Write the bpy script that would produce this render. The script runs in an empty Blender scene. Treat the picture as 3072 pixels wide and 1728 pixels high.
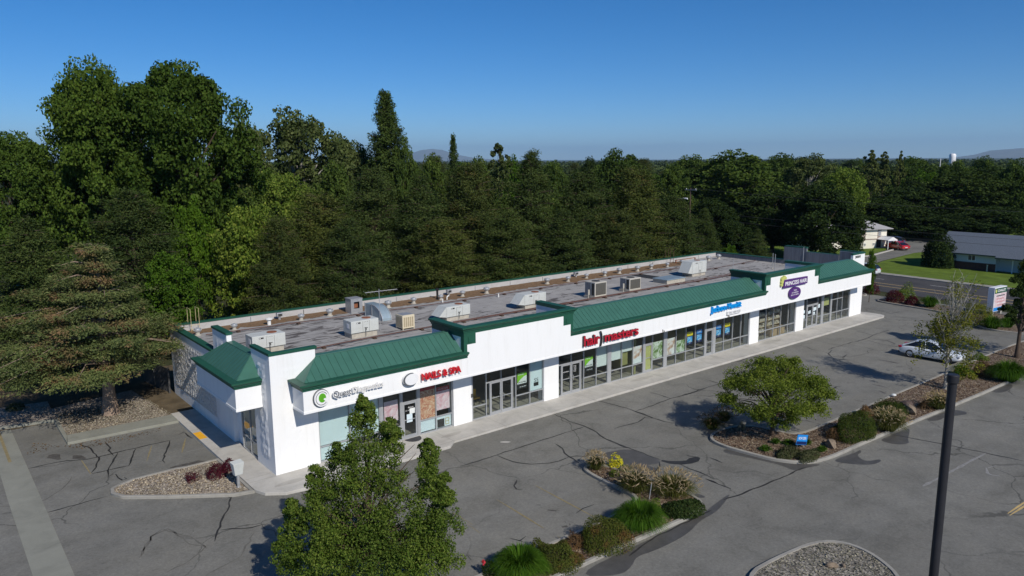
import bpy, math, random
import numpy as np
from mathutils import Vector, Matrix

R = math.radians
scene = bpy.context.scene
COL = scene.collection
GZ = -0.15                       # asphalt level; the pavement round the building is z = 0

# ------------------------------------------------------------------ materials
def nn(nt, t, **kw):
    n = nt.nodes.new(t)
    for k, v in kw.items():
        setattr(n, k, v)
    return n

def ramp(nt, fac, stops):
    n = nn(nt, 'ShaderNodeValToRGB')
    e = n.color_ramp.elements
    e[0].position, e[0].color = stops[0][0], (*stops[0][1], 1)
    e[1].position, e[1].color = stops[-1][0], (*stops[-1][1], 1)
    for p, c in stops[1:-1]:
        k = e.new(p); k.color = (*c, 1)
    nt.links.new(fac, n.inputs['Fac'])
    return n.outputs['Color']

def noise(nt, scale, detail=4, rough=.6, vec=None, dist=0):
    n = nn(nt, 'ShaderNodeTexNoise')
    n.inputs['Scale'].default_value = scale
    n.inputs['Detail'].default_value = detail
    n.inputs['Roughness'].default_value = rough
    n.inputs['Distortion'].default_value = dist
    if vec is not None:
        nt.links.new(vec, n.inputs['Vector'])
    return n.outputs['Fac']

def coords(nt, scale=(1, 1, 1), which='Object', rot=(0, 0, 0)):
    tc = nn(nt, 'ShaderNodeTexCoord')
    mp = nn(nt, 'ShaderNodeMapping')
    mp.inputs['Scale'].default_value = scale
    mp.inputs['Rotation'].default_value = rot
    nt.links.new(tc.outputs[which], mp.inputs['Vector'])
    return mp.outputs['Vector']

def mixc(nt, fac, a, b, mode='MIX'):
    m = nn(nt, 'ShaderNodeMix', data_type='RGBA', blend_type=mode)
    for sock, v in ((m.inputs[0], fac), (m.inputs[6], a), (m.inputs[7], b)):
        if hasattr(v, 'links'):
            nt.links.new(v, sock)
        elif isinstance(v, (int, float)):
            sock.default_value = v
        else:
            sock.default_value = (*v, 1)
    return m.outputs[2]

def bsdf(name):
    m = bpy.data.materials.new(name)
    m.use_nodes = True
    nt = m.node_tree
    return m, nt, nt.nodes['Principled BSDF']

def bump(nt, b, h, strength=.3, dist=.02):
    n = nn(nt, 'ShaderNodeBump')
    n.inputs['Strength'].default_value = strength
    n.inputs['Distance'].default_value = dist
    nt.links.new(h, n.inputs['Height'])
    nt.links.new(n.outputs['Normal'], b.inputs['Normal'])

def mk(name, col, rough=.6, var=.15, scale=3, metal=0, bmp=0, bscale=40, spec=.4, stretch=(1, 1, 1)):
    m, nt, b = bsdf(name)
    v = coords(nt, stretch)
    f = noise(nt, scale, 5, .65, v)
    lo = tuple(c * (1 - var) for c in col); hi = tuple(min(1, c * (1 + var)) for c in col)
    nt.links.new(ramp(nt, f, [(.3, lo), (.7, hi)]), b.inputs['Base Color'])
    b.inputs['Roughness'].default_value = rough
    b.inputs['Metallic'].default_value = metal
    b.inputs['Specular IOR Level'].default_value = spec
    if bmp:
        bump(nt, b, noise(nt, bscale, 3, .6, v), bmp)
    return m

M = {}
def stucco():
    m, nt, b = bsdf('white_stucco')
    v = coords(nt)
    st = noise(nt, 2.2, 5, .7, coords(nt, (1, 1, .12)))
    c = ramp(nt, st, [(.2, (.74, .735, .715)), (.48, (.82, .82, .81)), (.8, (.84, .84, .835))])
    nt.links.new(c, b.inputs['Base Color'])
    b.inputs['Roughness'].default_value = .8
    bump(nt, b, noise(nt, 60, 3, .6, v), .15, .01)
    return m
M['white'] = stucco()

def stone():
    m, nt, b = bsdf('rough_white_stone')
    v = coords(nt)
    vo = nn(nt, 'ShaderNodeTexVoronoi'); vo.inputs['Scale'].default_value = 4.2
    nt.links.new(coords(nt, (1, 1, 1.3)), vo.inputs['Vector'])
    n2 = noise(nt, 9, 5, .7, v)
    ad = nn(nt, 'ShaderNodeMath', operation='ADD')
    nt.links.new(vo.outputs['Distance'], ad.inputs[0]); nt.links.new(n2, ad.inputs[1])
    nt.links.new(ramp(nt, n2, [(.3, (.68, .665, .63)), (.7, (.79, .78, .755))]), b.inputs['Base Color'])
    b.inputs['Roughness'].default_value = .9
    bump(nt, b, ad.outputs[0], 1.0, .16)
    return m
M['stone'] = stone()

def asphalt(name, dark, light, tint):
    m, nt, b = bsdf(name)
    v = coords(nt)
    big = noise(nt, .06, 4, .6, v, .6)
    mid = noise(nt, .5, 5, .65, v, .4)
    fine = noise(nt, 9, 4, .8, v)
    streak = noise(nt, .35, 4, .6, coords(nt, (.25, 1.6, 1)))
    c1 = ramp(nt, big, [(.3, dark), (.7, light)])
    c2 = mixc(nt, .75, c1, ramp(nt, mid, [(.26, (.66, .66, .65)), (.5, (1, 1, 1)), (.76, (1.22, 1.2, 1.17))]), 'MULTIPLY')
    c3 = mixc(nt, .8, c2, ramp(nt, fine, [(.3, (.68, .68, .68)), (.6, (1.03, 1.03, 1.03)), (.8, (1.5, 1.48, 1.45))]), 'MULTIPLY')
    c4 = mixc(nt, .5, c3, ramp(nt, streak, [(.35, tint), (.6, (1, 1, 1))]), 'MULTIPLY')
    sp = noise(nt, 1.7, 3, .5, v, 1.0)
    c5 = mixc(nt, ramp(nt, sp, [(.68, (0, 0, 0)), (.78, (.55, .55, .55))]), c4, tuple(x * .45 for x in dark))
    # hairline crazing and pale worn zones
    ns = nn(nt, 'ShaderNodeTexNoise'); ns.inputs['Scale'].default_value = .55; ns.inputs['Detail'].default_value = 4; nt.links.new(v, ns.inputs['Vector'])
    vd = nn(nt, 'ShaderNodeVectorMath', operation='MULTIPLY_ADD'); vd.inputs[1].default_value = (2.2, 2.2, 0)
    nt.links.new(ns.outputs['Color'], vd.inputs[0]); nt.links.new(v, vd.inputs[2])
    vc = nn(nt, 'ShaderNodeTexVoronoi', feature='DISTANCE_TO_EDGE'); vc.inputs['Scale'].default_value = .16; nt.links.new(vd.outputs[0], vc.inputs['Vector'])
    ck = ramp(nt, vc.outputs['Distance'], [(.0035, (.75, .75, .75)), (.009, (0, 0, 0))])
    zn = ramp(nt, noise(nt, .09, 2, .5, v), [(.46, (0, 0, 0)), (.58, (1, 1, 1))])
    c5 = mixc(nt, mixc(nt, 1.0, ck, zn, 'MULTIPLY'), c5, tuple(x * .38 for x in dark))
    nt.links.new(c5, b.inputs['Base Color'])
    b.inputs['Roughness'].default_value = .85
    b.inputs['Specular IOR Level'].default_value = .25
    bump(nt, b, noise(nt, 70, 2, .6, v), .35, .01)
    return m
M['asphalt'] = asphalt('worn_asphalt', (.168, .164, .147), (.220, .216, .194), (.86, .84, .8))
M['road'] = asphalt('road_asphalt', (.058, .056, .058), (.075, .073, .074), (.95, .94, .92))
M['wet'] = mk('wet_asphalt', (.082, .079, .074), .5, .2, 2, spec=.35, bmp=.2, bscale=60)
M['tar'] = mk('crack_tar', (.028, .027, .026), .6, .3, 4)

def concrete(name, col, var=.16):
    m, nt, b = bsdf(name)
    v = coords(nt)
    a = noise(nt, .8, 6, .7, v, .5); f = noise(nt, 22, 3, .7, v)
    c = ramp(nt, a, [(.25, tuple(x * (1 - var * 1.6) for x in col)), (.5, col), (.75, tuple(x * (1 + var) for x in col))])
    c = mixc(nt, .5, c, ramp(nt, f, [(.3, (.8, .8, .8)), (.7, (1.1, 1.1, 1.1))]), 'MULTIPLY')
    nt.links.new(c, b.inputs['Base Color'])
    b.inputs['Roughness'].default_value = .85
    bump(nt, b, f, .2, .01)
    return m
M['concrete'] = concrete('pavement_concrete', (.46, .44, .40))
M['kerb'] = concrete('kerb_concrete', (.31, .295, .26), .22)
M['gutter'] = concrete('gutter_concrete', (.245, .245, .205), .15)

def roofmat():
    m, nt, b = bsdf('rolled_roofing')
    v = coords(nt)
    a = noise(nt, .5, 5, .65, v, .4)
    base = ramp(nt, a, [(.3, (.29, .28, .268)), (.7, (.395, .382, .362))])
    st = noise(nt, 1.0, 4, .55, coords(nt, (.75, 3.2, 1), rot=(0, 0, R(8))), .9)
    zone = noise(nt, .12, 2, .5, v)
    ad = nn(nt, 'ShaderNodeMath', operation='MULTIPLY_ADD')
    nt.links.new(zone, ad.inputs[0]); ad.inputs[1].default_value = .35; nt.links.new(st, ad.inputs[2])
    msk = ramp(nt, ad.outputs[0], [(.74, (0, 0, 0)), (.775, (1, 1, 1))])
    c = mixc(nt, msk, base, (.095, .085, .08))
    br = nn(nt, 'ShaderNodeTexBrick')
    nt.links.new(v, br.inputs['Vector'])
    br.inputs['Scale'].default_value = 1
    br.inputs['Brick Width'].default_value = 4.5; br.inputs['Row Height'].default_value = .95
    br.inputs['Mortar Size'].default_value = .018
    br.inputs['Color1'].default_value = (1, 1, 1, 1); br.inputs['Color2'].default_value = (.92, .92, .93, 1)
    br.inputs['Mortar'].default_value = (.48, .45, .43, 1)
    c = mixc(nt, .8, c, br.outputs['Color'], 'MULTIPLY')
    nt.links.new(c, b.inputs['Base Color'])
    b.inputs['Roughness'].default_value = .9
    bump(nt, b, noise(nt, 30, 3, .6, v), .25, .01)
    return m
M['roofing'] = roofmat()
M['green_roof'] = mk('green_standing_seam', (.044, .132, .098), .45, .10, 1.2, spec=.4)
M['green_trim'] = mk('green_trim_paint', (.016, .085, .052), .5, .12, 1.5, spec=.35)
M['seam'] = mk('green_seam', (.012, .06, .04), .5, .1, 2)
M['parapet'] = concrete('parapet_membrane', (.44, .43, .42), .12)
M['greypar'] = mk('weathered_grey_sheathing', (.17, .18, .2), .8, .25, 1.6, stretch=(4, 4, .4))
M['litter'] = mk('brown_needle_litter', (.19, .115, .058), .95, .4, 5, bmp=.5, bscale=25)
M['alu'] = mk('anodised_aluminium', (.42, .43, .44), .42, .06, 3, metal=.35)
M['galv'] = mk('galvanised_steel', (.46, .47, .48), .42, .15, 8, metal=.5)
M['hvac'] = mk('hvac_painted_steel', (.52, .54, .52), .55, .09, 2.5)
M['hvac_dark'] = mk('hvac_dark_gap', (.035, .035, .035), .6, .2, 6)
M['beige'] = mk('beige_enamel', (.62, .55, .4), .55, .08, 4)
M['beige_dark'] = mk('beige_louvre', (.36, .30, .2), .6, .15, 4)
M['coil'] = mk('condenser_coil', (.12, .115, .10), .5, .2, 40, metal=.3, stretch=(1, 1, .1))
M['cond'] = mk('condenser_casing', (.48, .455, .40), .55, .09, 5)
M['rust'] = mk('rusty_fan_guard', (.24, .09, .045), .75, .3, 14)
M['pipe'] = mk('gas_pipe_paint', (.10, .05, .04), .65, .25, 5)
M['pipew'] = mk('white_plastic_pipe', (.75, .75, .72), .5, .05, 5)
M['wood'] = mk('pipe_block_wood', (.07, .045, .03), .8, .2, 9)
M['curbw'] = mk('roof_curb_flashing', (.42, .39, .33), .7, .14, 5)
M['bluesheet'] = mk('bluish_sheet_metal', (.33, .42, .47), .35, .1, 3, metal=.35)
M['yellow'] = mk('safety_yellow_paint', (.80, .40, .02), .75, .12, 6)
M['fadedyellow'] = mk('faded_yellow_line', (.24, .195, .10), .85, .25, 6)
M['roadyellow'] = mk('road_yellow_line', (.50, .36, .15), .85, .15, 4)
M['roadwhite'] = mk('road_white_line', (.55, .54, .51), .85, .15, 4)
M['fadedwhite'] = mk('faded_white_line', (.24, .235, .225), .85, .2, 4)
M['polep'] = mk('dark_bronze_paint', (.022, .022, .026), .5, .15, 4, spec=.35)
M['black'] = mk('black_plastic', (.015, .015, .016), .5, .1, 5)
M['darkgrey'] = mk('dark_grey_fitting', (.06, .06, .06), .6, .1, 5)
M['ladder'] = mk('yellowed_rail_paint', (.5, .42, .22), .6, .15, 6)
M['signwhite'] = mk('sign_white_acrylic', (.8, .8, .8), .35, .02, 2)
M['signgrey'] = mk('sign_dark_return', (.10, .11, .12), .5, .1, 4)
M['signred'] = mk('sign_red_acrylic', (.55, .012, .022), .35, .05, 3)
M['signwine'] = mk('sign_wine_acrylic', (.42, .012, .03), .35, .06, 3)
M['signdark'] = mk('sign_black_return', (.045, .02, .02), .5, .1, 3)
M['signblue'] = mk('sign_blue_acrylic', (.0, .28, .72), .35, .05, 3)
M['signpurple'] = mk('sign_purple_face', (.085, .028, .17), .4, .07, 3)
M['signlime'] = mk('pale_yellow_green_face', (.52, .55, .16), .5, .1, 8)
M['logogreen'] = mk('logo_green', (.10, .36, .02), .4, .25, 3)
M['lime'] = mk('poster_lime', (.22, .52, .02), .5, .05, 3)
M['posterwhite'] = mk('poster_white', (.72, .74, .72), .5, .04, 3)
M['posterblack'] = mk('poster_black', (.012, .013, .014), .4, .05, 3)
M['posteryellow'] = mk('poster_yellow', (.85, .68, .0), .5, .04, 3)
M['posterblue'] = mk('poster_blue', (.01, .22, .62), .5, .2, 2.5)
M['posternavy'] = mk('poster_navy', (.006, .018, .09), .5, .15, 3)
M['blind'] = mk('roller_blind_fabric', (.66, .70, .67), .8, .04, 2)
M['film'] = mk('frosted_window_film', (.66, .75, .76), .6, .04, 1)
M['yellowblind'] = mk('pale_olive_blind', (.46, .45, .16), .8, .08, 4)
M['lace'] = mk('lace_curtain', (.68, .75, .78), .8, .25, 9, stretch=(6, 6, 1))
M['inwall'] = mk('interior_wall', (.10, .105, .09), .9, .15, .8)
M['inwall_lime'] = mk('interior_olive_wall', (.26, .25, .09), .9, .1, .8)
M['infloor'] = mk('interior_floor_tile', (.30, .275, .225), .5, .12, 1.2)
M['ceil'] = mk('ceiling_tile', (.35, .35, .34), .9, .05, 1)
M['cab'] = mk('light_wood_cabinet', (.36, .24, .12), .6, .15, 2, stretch=(1, 1, 5))
M['goods'] = mk('mixed_boxed_goods', (.48, .42, .33), .7, .7, 6)
M['mat'] = mk('rubber_door_mat', (.05, .05, .053), .8, .1, 10)
M['paper'] = mk('taped_paper_notice', (.60, .70, .74), .7, .05, 4)

def picture(name, cols, scale, seed, dist=2.0):
    m, nt, b = bsdf(name)
    v = coords(nt, which='Object')
    f = noise(nt, scale, 4, .6, v, dist)
    n = len(cols)
    st = [(.28 + .46 * i / (n - 1), c) for i, c in enumerate(cols)]
    nt.links.new(ramp(nt, f, st), b.inputs['Base Color'])
    b.inputs['Roughness'].default_value = .5
    return m
M['rose'] = picture('rose_photo_print', [(.62, .26, .30), (.75, .48, .52), (.82, .66, .68), (.80, .60, .63)], 1.7, 1)
M['lilies'] = picture('lily_photo_print', [(.28, .05, .04), (.50, .16, .10), (.66, .36, .22), (.78, .58, .42), (.80, .64, .56)], 3.2, 2, 3)
M['spa'] = picture('spa_photo_print', [(.16, .08, .05), (.55, .36, .25), (.72, .66, .62), (.78, .78, .76), (.72, .72, .7)], 2.0, 3, 1)
M['spagreen'] = picture('green_spa_photo_print', [(.05, .09, .02), (.16, .26, .06), (.50, .56, .42), (.72, .74, .68), (.5, .52, .28)], 2.4, 4, 1.5)
M['taxad'] = picture('tax_advert_print', [(.01, .10, .42), (.05, .38, .72), (.55, .75, .85), (.02, .2, .55)], 3.5, 5, 1)
M['signlist'] = picture('tenant_panel_print', [(.70, .70, .70), (.66, .60, .62), (.60, .38, .40), (.70, .70, .71)], 3.5, 6, .3)

def glass(name, tint, refl=.0):
    m = bpy.data.materials.new(name); m.use_nodes = True
    nt = m.node_tree; nt.nodes.clear()
    out = nn(nt, 'ShaderNodeOutputMaterial')
    tr = nn(nt, 'ShaderNodeBsdfTransparent'); tr.inputs['Color'].default_value = (*tint, 1)
    gl = nn(nt, 'ShaderNodeBsdfGlossy'); gl.inputs['Roughness'].default_value = .03
    gl.inputs['Color'].default_value = (.9, .93, .95, 1)
    lw = nn(nt, 'ShaderNodeLayerWeight'); lw.inputs['Blend'].default_value = .5
    pw = nn(nt, 'ShaderNodeMath', operation='POWER'); pw.inputs[1].default_value = 4.5; nt.links.new(lw.outputs['Facing'], pw.inputs[0])
    fr = nn(nt, 'ShaderNodeMath', operation='MULTIPLY_ADD'); fr.inputs[1].default_value = .9; fr.inputs[2].default_value = .05; nt.links.new(pw.outputs[0], fr.inputs[0])
    mx = nn(nt, 'ShaderNodeMixShader')
    nt.links.new(fr.outputs[0], mx.inputs[0]); nt.links.new(tr.outputs[0], mx.inputs[1]); nt.links.new(gl.outputs[0], mx.inputs[2])
    nt.links.new(mx.outputs[0], out.inputs['Surface'])
    return m
M['glass'] = glass('shop_window_glass', (.90, .935, .93))
M['carglass'] = mk('car_window_glass', (.012, .014, .018), .06, .05, 2, spec=.8)
M['houseglass'] = mk('house_window_glass', (.05, .06, .065), .1, .2, 2, spec=.7)

def paint(name, col):
    m, nt, b = bsdf(name)
    b.inputs['Base Color'].default_value = (*col, 1)
    b.inputs['Roughness'].default_value = .3
    b.inputs['Coat Weight'].default_value = .8
    b.inputs['Coat Roughness'].default_value = .05
    f = noise(nt, 6, 3, .6, coords(nt))
    nt.links.new(ramp(nt, f, [(.3, tuple(c * .94 for c in col)), (.7, col)]), b.inputs['Base Color'])
    return m
M['carwhite'] = paint('white_car_paint', (.66, .70, .74))
M['carred'] = paint('red_car_paint', (.52, .012, .015))
M['carblue'] = paint('grey_blue_car_paint', (.06, .09, .18))
M['tyre'] = mk('tyre_rubber', (.015, .015, .015), .8, .1, 10)
M['rim'] = mk('alloy_rim', (.42, .42, .43), .35, .05, 5, metal=.7)
M['taillight'] = mk('red_lamp_lens', (.35, .006, .008), .2, .05, 5)
M['headlight'] = mk('clear_lamp_lens', (.6, .62, .65), .15, .05, 5)
M['plate'] = mk('number_plate', (.6, .6, .58), .5, .05, 8)

M['grass'] = mk('mown_lawn', (.105, .155, .024), .95, .28, .55, bmp=.6, bscale=30, spec=.1)
M['dirt'] = mk('dry_dirt', (.115, .09, .058), .95, .3, 1.2, bmp=.5, bscale=14, spec=.1)
M['soil'] = mk('woodland_floor', (.05, .055, .025), .95, .4, .35, bmp=.4, bscale=9, spec=.1)
def gravel(name, cols, scale):
    m, nt, b = bsdf(name)
    v = coords(nt)
    vo = nn(nt, 'ShaderNodeTexVoronoi'); vo.inputs['Scale'].default_value = scale
    nt.links.new(v, vo.inputs['Vector'])
    sep = nn(nt, 'ShaderNodeSeparateColor'); nt.links.new(vo.outputs['Color'], sep.inputs[0])
    n = len(cols)
    c = ramp(nt, sep.outputs[0], [(i / (n - 1), k) for i, k in enumerate(cols)])
    big = noise(nt, .7, 4, .6, v, .4)
    c = mixc(nt, .8, c, ramp(nt, big, [(.3, (.62, .6, .56)), (.65, (1.1, 1.08, 1.05))]), 'MULTIPLY')
    nt.links.new(c, b.inputs['Base Color'])
    b.inputs['Roughness'].default_value = .9
    bump(nt, b, vo.outputs['Distance'], .8, .03)
    return m
M['gravel'] = gravel('pale_landscape_gravel', [(.10, .08, .065), (.25, .205, .165), (.36, .31, .26), (.46, .42, .37)], 13)
M['mulch'] = gravel('brown_bark_and_stones', [(.04, .026, .018), (.10, .06, .038), (.17, .115, .075), (.30, .25, .19)], 11)
M['greygravel'] = gravel('grey_gravel', [(.09, .083, .07), (.17, .158, .135), (.26, .24, .205), (.36, .335, .295)], 11)
M['rock'] = mk('sandstone_boulder', (.22, .17, .12), .9, .3, 5, bmp=.7, bscale=9)
M['rockdark'] = mk('dark_boulder', (.085, .06, .05), .9, .3, 5, bmp=.7, bscale=9)
M['bark'] = mk('tree_bark', (.085, .06, .042), .95, .4, 5, bmp=.9, bscale=18, stretch=(3, 3, .5))
M['palebark'] = mk('pale_smooth_bark', (.30, .285, .25), .85, .25, 5, bmp=.4, bscale=14, stretch=(3, 3, .5))
M['cedarbark'] = mk('shaggy_cedar_bark', (.27, .20, .15), .95, .4, 5, bmp=1, bscale=10, stretch=(4, 4, .4))
M['twig'] = mk('bare_twig', (.16, .135, .11), .9, .2, 5)

def leafm(name, cols, trans=.25, patch=None, pscale=.5, plo=.55, phi=.7):
    m = bpy.data.materials.new(name); m.use_nodes = True
    nt = m.node_tree; nt.nodes.clear()
    out = nn(nt, 'ShaderNodeOutputMaterial')
    g = nn(nt, 'ShaderNodeNewGeometry')
    n = len(cols)
    c = ramp(nt, g.outputs['Random Per Island'], [(i / (n - 1), k) for i, k in enumerate(cols)])
    oi = nn(nt, 'ShaderNodeObjectInfo')
    c = mixc(nt, 1.0, c, ramp(nt, oi.outputs['Random'], [(0, (.8, .82, .8)), (.5, (1, 1, 1)), (1, (1.15, 1.1, .95))]), 'MULTIPLY')
    tcv = coords(nt)
    big = noise(nt, .45, 3, .5, tcv)
    c = mixc(nt, .9, c, ramp(nt, big, [(.3, (.72, .76, .72)), (.7, (1.2, 1.14, .95))]), 'MULTIPLY')
    if patch:
        pf = noise(nt, pscale, 3, .6, tcv)
        c = mixc(nt, ramp(nt, pf, [(plo, (0, 0, 0)), (phi, (1, 1, 1))]), c, patch)
    d = nn(nt, 'ShaderNodeBsdfDiffuse'); t = nn(nt, 'ShaderNodeBsdfTranslucent')
    nt.links.new(c, d.inputs['Color'])
    tc = mixc(nt, 1.0, c, (1.25, 1.35, .55), 'MULTIPLY')
    nt.links.new(tc, t.inputs['Color'])
    mx = nn(nt, 'ShaderNodeMixShader'); mx.inputs[0].default_value = trans
    nt.links.new(d.outputs[0], mx.inputs[1]); nt.links.new(t.outputs[0], mx.inputs[2])
    nt.links.new(mx.outputs[0], out.inputs['Surface'])
    return m
L = {}
L['syc'] = leafm('sycamore_leaves', [(.040, .072, .014), (.064, .112, .022), (.105, .155, .034)])
L['pale'] = leafm('pale_cottonwood_leaves', [(.06, .085, .028), (.095, .125, .045), (.15, .175, .075)])
L['mid'] = leafm('broad_green_leaves', [(.04, .07, .018), (.062, .102, .026), (.095, .135, .036)])
L['bright'] = leafm('bright_maple_leaves', [(.04, .09, .010), (.065, .13, .016), (.095, .165, .025)])
L['dark'] = leafm('dark_broad_leaves', [(.022, .040, .014), (.036, .060, .021), (.058, .084, .028)])
L['pine'] = leafm('pine_needles', [(.034, .058, .020), (.056, .084, .028), (.095, .122, .042)], .15, (.10, .068, .03), .35, .62, .78)
L['pine2'] = leafm('olive_pine_needles', [(.042, .064, .020), (.070, .094, .030), (.115, .132, .046)], .15, (.13, .075, .03), .4, .60, .74)
L['cedar'] = leafm('cedar_foliage', [(.065, .094, .040), (.105, .138, .058), (.16, .185, .08)], .18, (.23, .14, .075), .55, .52, .66)
L['cyp'] = leafm('feathery_green_needles', [(.035, .062, .02), (.055, .09, .028), (.08, .115, .036)], .2)
L['near'] = leafm('pear_tree_leaves', [(.06, .105, .018), (.10, .16, .03), (.155, .22, .045), (.21, .255, .06)], .3)
L['lime'] = leafm('light_green_leaves', [(.09, .13, .022), (.15, .20, .034), (.23, .275, .055)], .3)
L['sap'] = leafm('yellowish_olive_leaves', [(.085, .10, .02), (.14, .155, .03), (.20, .205, .045)], .3)
L['wine'] = leafm('wine_red_leaves', [(.035, .006, .014), (.07, .012, .026), (.11, .025, .04)], .2)
L['grassg'] = leafm('green_blades', [(.03, .085, .010), (.06, .135, .016), (.10, .185, .028)], .3)
L['grassp'] = leafm('dull_green_blades', [(.05, .065, .016), (.085, .10, .028), (.14, .13, .055)], .3)
L['plume'] = leafm('tan_seed_plumes', [(.30, .225, .15), (.42, .32, .22), (.52, .42, .30)], .3)
L['mugo'] = leafm('mound_shrub_leaves', [(.045, .065, .016), (.07, .088, .02), (.10, .105, .028)], .15, (.15, .075, .032), 1.4, .52, .68)
L['juni'] = leafm('dark_juniper_needles', [(.026, .044, .013), (.042, .064, .017), (.065, .088, .022)], .15)
L['grey'] = leafm('grey_green_leaves', [(.05, .062, .03), (.085, .095, .05), (.12, .125, .07)], .2)
L['brown'] = leafm('brown_dry_twigs', [(.10, .06, .035), (.15, .09, .05), (.2, .13, .08)], .2)
L['flower'] = leafm('yellow_flowers', [(.45, .42, .02), (.6, .55, .04), (.7, .62, .08)], .3)
L['pink'] = leafm('pink_flower', [(.6, .05, .09), (.72, .10, .16)], .3)
L['far'] = leafm('distant_tree_canopy', [(.034, .054, .022), (.052, .076, .03), (.075, .10, .04)], .1)

# ------------------------------------------------------------------ geometry helpers
class MB:
    def __init__(s): s.v = []; s.f = []
    def add(s, vs, fs):
        o = len(s.v); s.v += [tuple(p) for p in vs]; s.f += [tuple(i + o for i in f) for f in fs]; return s
    def box(s, x0, y0, z0, x1, y1, z1):
        if x0 > x1: x0, x1 = x1, x0
        if y0 > y1: y0, y1 = y1, y0
        if z0 > z1: z0, z1 = z1, z0
        return s.add([(x0,y0,z0),(x1,y0,z0),(x1,y1,z0),(x0,y1,z0),(x0,y0,z1),(x1,y0,z1),(x1,y1,z1),(x0,y1,z1)],
                     [(0,3,2,1),(4,5,6,7),(0,1,5,4),(1,2,6,5),(2,3,7,6),(3,0,4,7)])
    def prism(s, poly, z0, z1):
        n = len(poly)
        a = sum(poly[i][0]*poly[(i+1)%n][1]-poly[(i+1)%n][0]*poly[i][1] for i in range(n))
        if a < 0: poly = poly[::-1]
        vs = [(p[0],p[1],z0) for p in poly] + [(p[0],p[1],z1) for p in poly]
        return s.add(vs, [tuple(range(n))[::-1], tuple(range(n,2*n))] + [(i,(i+1)%n,n+(i+1)%n,n+i) for i in range(n)])
    def prism_y(s, poly, y0, y1):          # poly of (x, z), from y0 (front) to y1
        n = len(poly)
        a = sum(poly[i][0]*poly[(i+1)%n][1]-poly[(i+1)%n][0]*poly[i][1] for i in range(n))
        if a < 0: poly = poly[::-1]
        vs = [(p[0],y0,p[1]) for p in poly] + [(p[0],y1,p[1]) for p in poly]
        return s.add(vs, [tuple(range(n)), tuple(range(n,2*n))[::-1]] + [((i+1)%n,i,n+i,n+(i+1)%n) for i in range(n)])
    def quad(s, a, b, c, d): return s.add([a,b,c,d], [(0,1,2,3)])
    def tube(s, pts, r, n=8, cap=True):
        pts = [Vector(p) for p in pts]
        rs = r if isinstance(r, (list, tuple)) else [r]*len(pts)
        o = len(s.v); prev = None
        for i, p in enumerate(pts):
            d = (pts[min(i+1,len(pts)-1)]-pts[max(i-1,0)]).normalized()
            if prev is None:
                u = d.cross(Vector((0,0,1)))
                if u.length < 1e-3: u = Vector((1,0,0))
            else:
                u = prev - d*prev.dot(d)
            u.normalize(); prev = u; w = d.cross(u)
            for k in range(n):
                t = 2*math.pi*k/n
                s.v.append(tuple(p + (u*math.cos(t)+w*math.sin(t))*rs[i]))
        for i in range(len(pts)-1):
            for k in range(n):
                a = o+i*n+k; b = o+i*n+(k+1)%n
                s.f.append((a,b,b+n,a+n))
        if cap:
            s.f.append(tuple(o+k for k in range(n))[::-1]); e = o+(len(pts)-1)*n
            s.f.append(tuple(e+k for k in range(n)))
        return s
    def lathe(s, prof, c=(0,0,0), n=16, cap=True):   # prof of (r, z)
        o = len(s.v)
        for r, z in prof:
            for k in range(n):
                t = 2*math.pi*k/n
                s.v.append((c[0]+r*math.cos(t), c[1]+r*math.sin(t), c[2]+z))
        for i in range(len(prof)-1):
            for k in range(n):
                a = o+i*n+k; b = o+i*n+(k+1)%n
                s.f.append((a,b,b+n,a+n))
        if cap:
            s.f.append(tuple(o+k for k in range(n))[::-1]); e = o+(len(prof)-1)*n
            s.f.append(tuple(e+k for k in range(n)))
        return s
    def sweep(s, path, prof, side=1):      # prof of (outward offset, z), swept along a flat path with mitred corners
        n = len(path); m = len(prof); o = len(s.v)
        for i, p in enumerate(path):
            ns = []
            for a, b in ((i-1,i),(i,i+1)):
                if 0 <= a and b < n:
                    dx, dy = path[b][0]-path[a][0], path[b][1]-path[a][1]
                    l = math.hypot(dx,dy); ns.append((dy/l*side, -dx/l*side))
            if len(ns) == 2:
                bx, by = ns[0][0]+ns[1][0], ns[0][1]+ns[1][1]
                k = 2/(bx*bx+by*by); nx, ny = bx*k, by*k
            else: nx, ny = ns[0]
            for off, z in prof: s.v.append((p[0]+nx*off, p[1]+ny*off, z))
        for i in range(n-1):
            for j in range(m):
                a = o+i*m+j; b = o+i*m+(j+1)%m
                s.f.append((a, b, b+m, a+m) if side > 0 else (b, a, a+m, b+m))
        s.f.append(tuple(o+j for j in range(m))); e = o+(n-1)*m
        s.f.append(tuple(e+j for j in range(m))[::-1])
        return s
    def build(s, name, mat, parent=None, bevel=0, smooth=False, loc=None):
        me = bpy.data.meshes.new(name)
        me.from_pydata(s.v, [], s.f); me.update()
        if mat is not None: me.materials.append(mat)
        o = bpy.data.objects.new(name, me); COL.objects.link(o)
        if parent is not None: o.parent = parent
        if loc is not None: o.location = loc
        if smooth:
            me.polygons.foreach_set('use_smooth', [True]*len(me.polygons))
            try: me.set_sharp_from_angle(angle=R(40))
            except Exception: pass
        if bevel:
            b = o.modifiers.new('bevel','BEVEL'); b.width = bevel; b.segments = 2; b.limit_method = 'ANGLE'; b.angle_limit = R(40)
        return o

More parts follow.
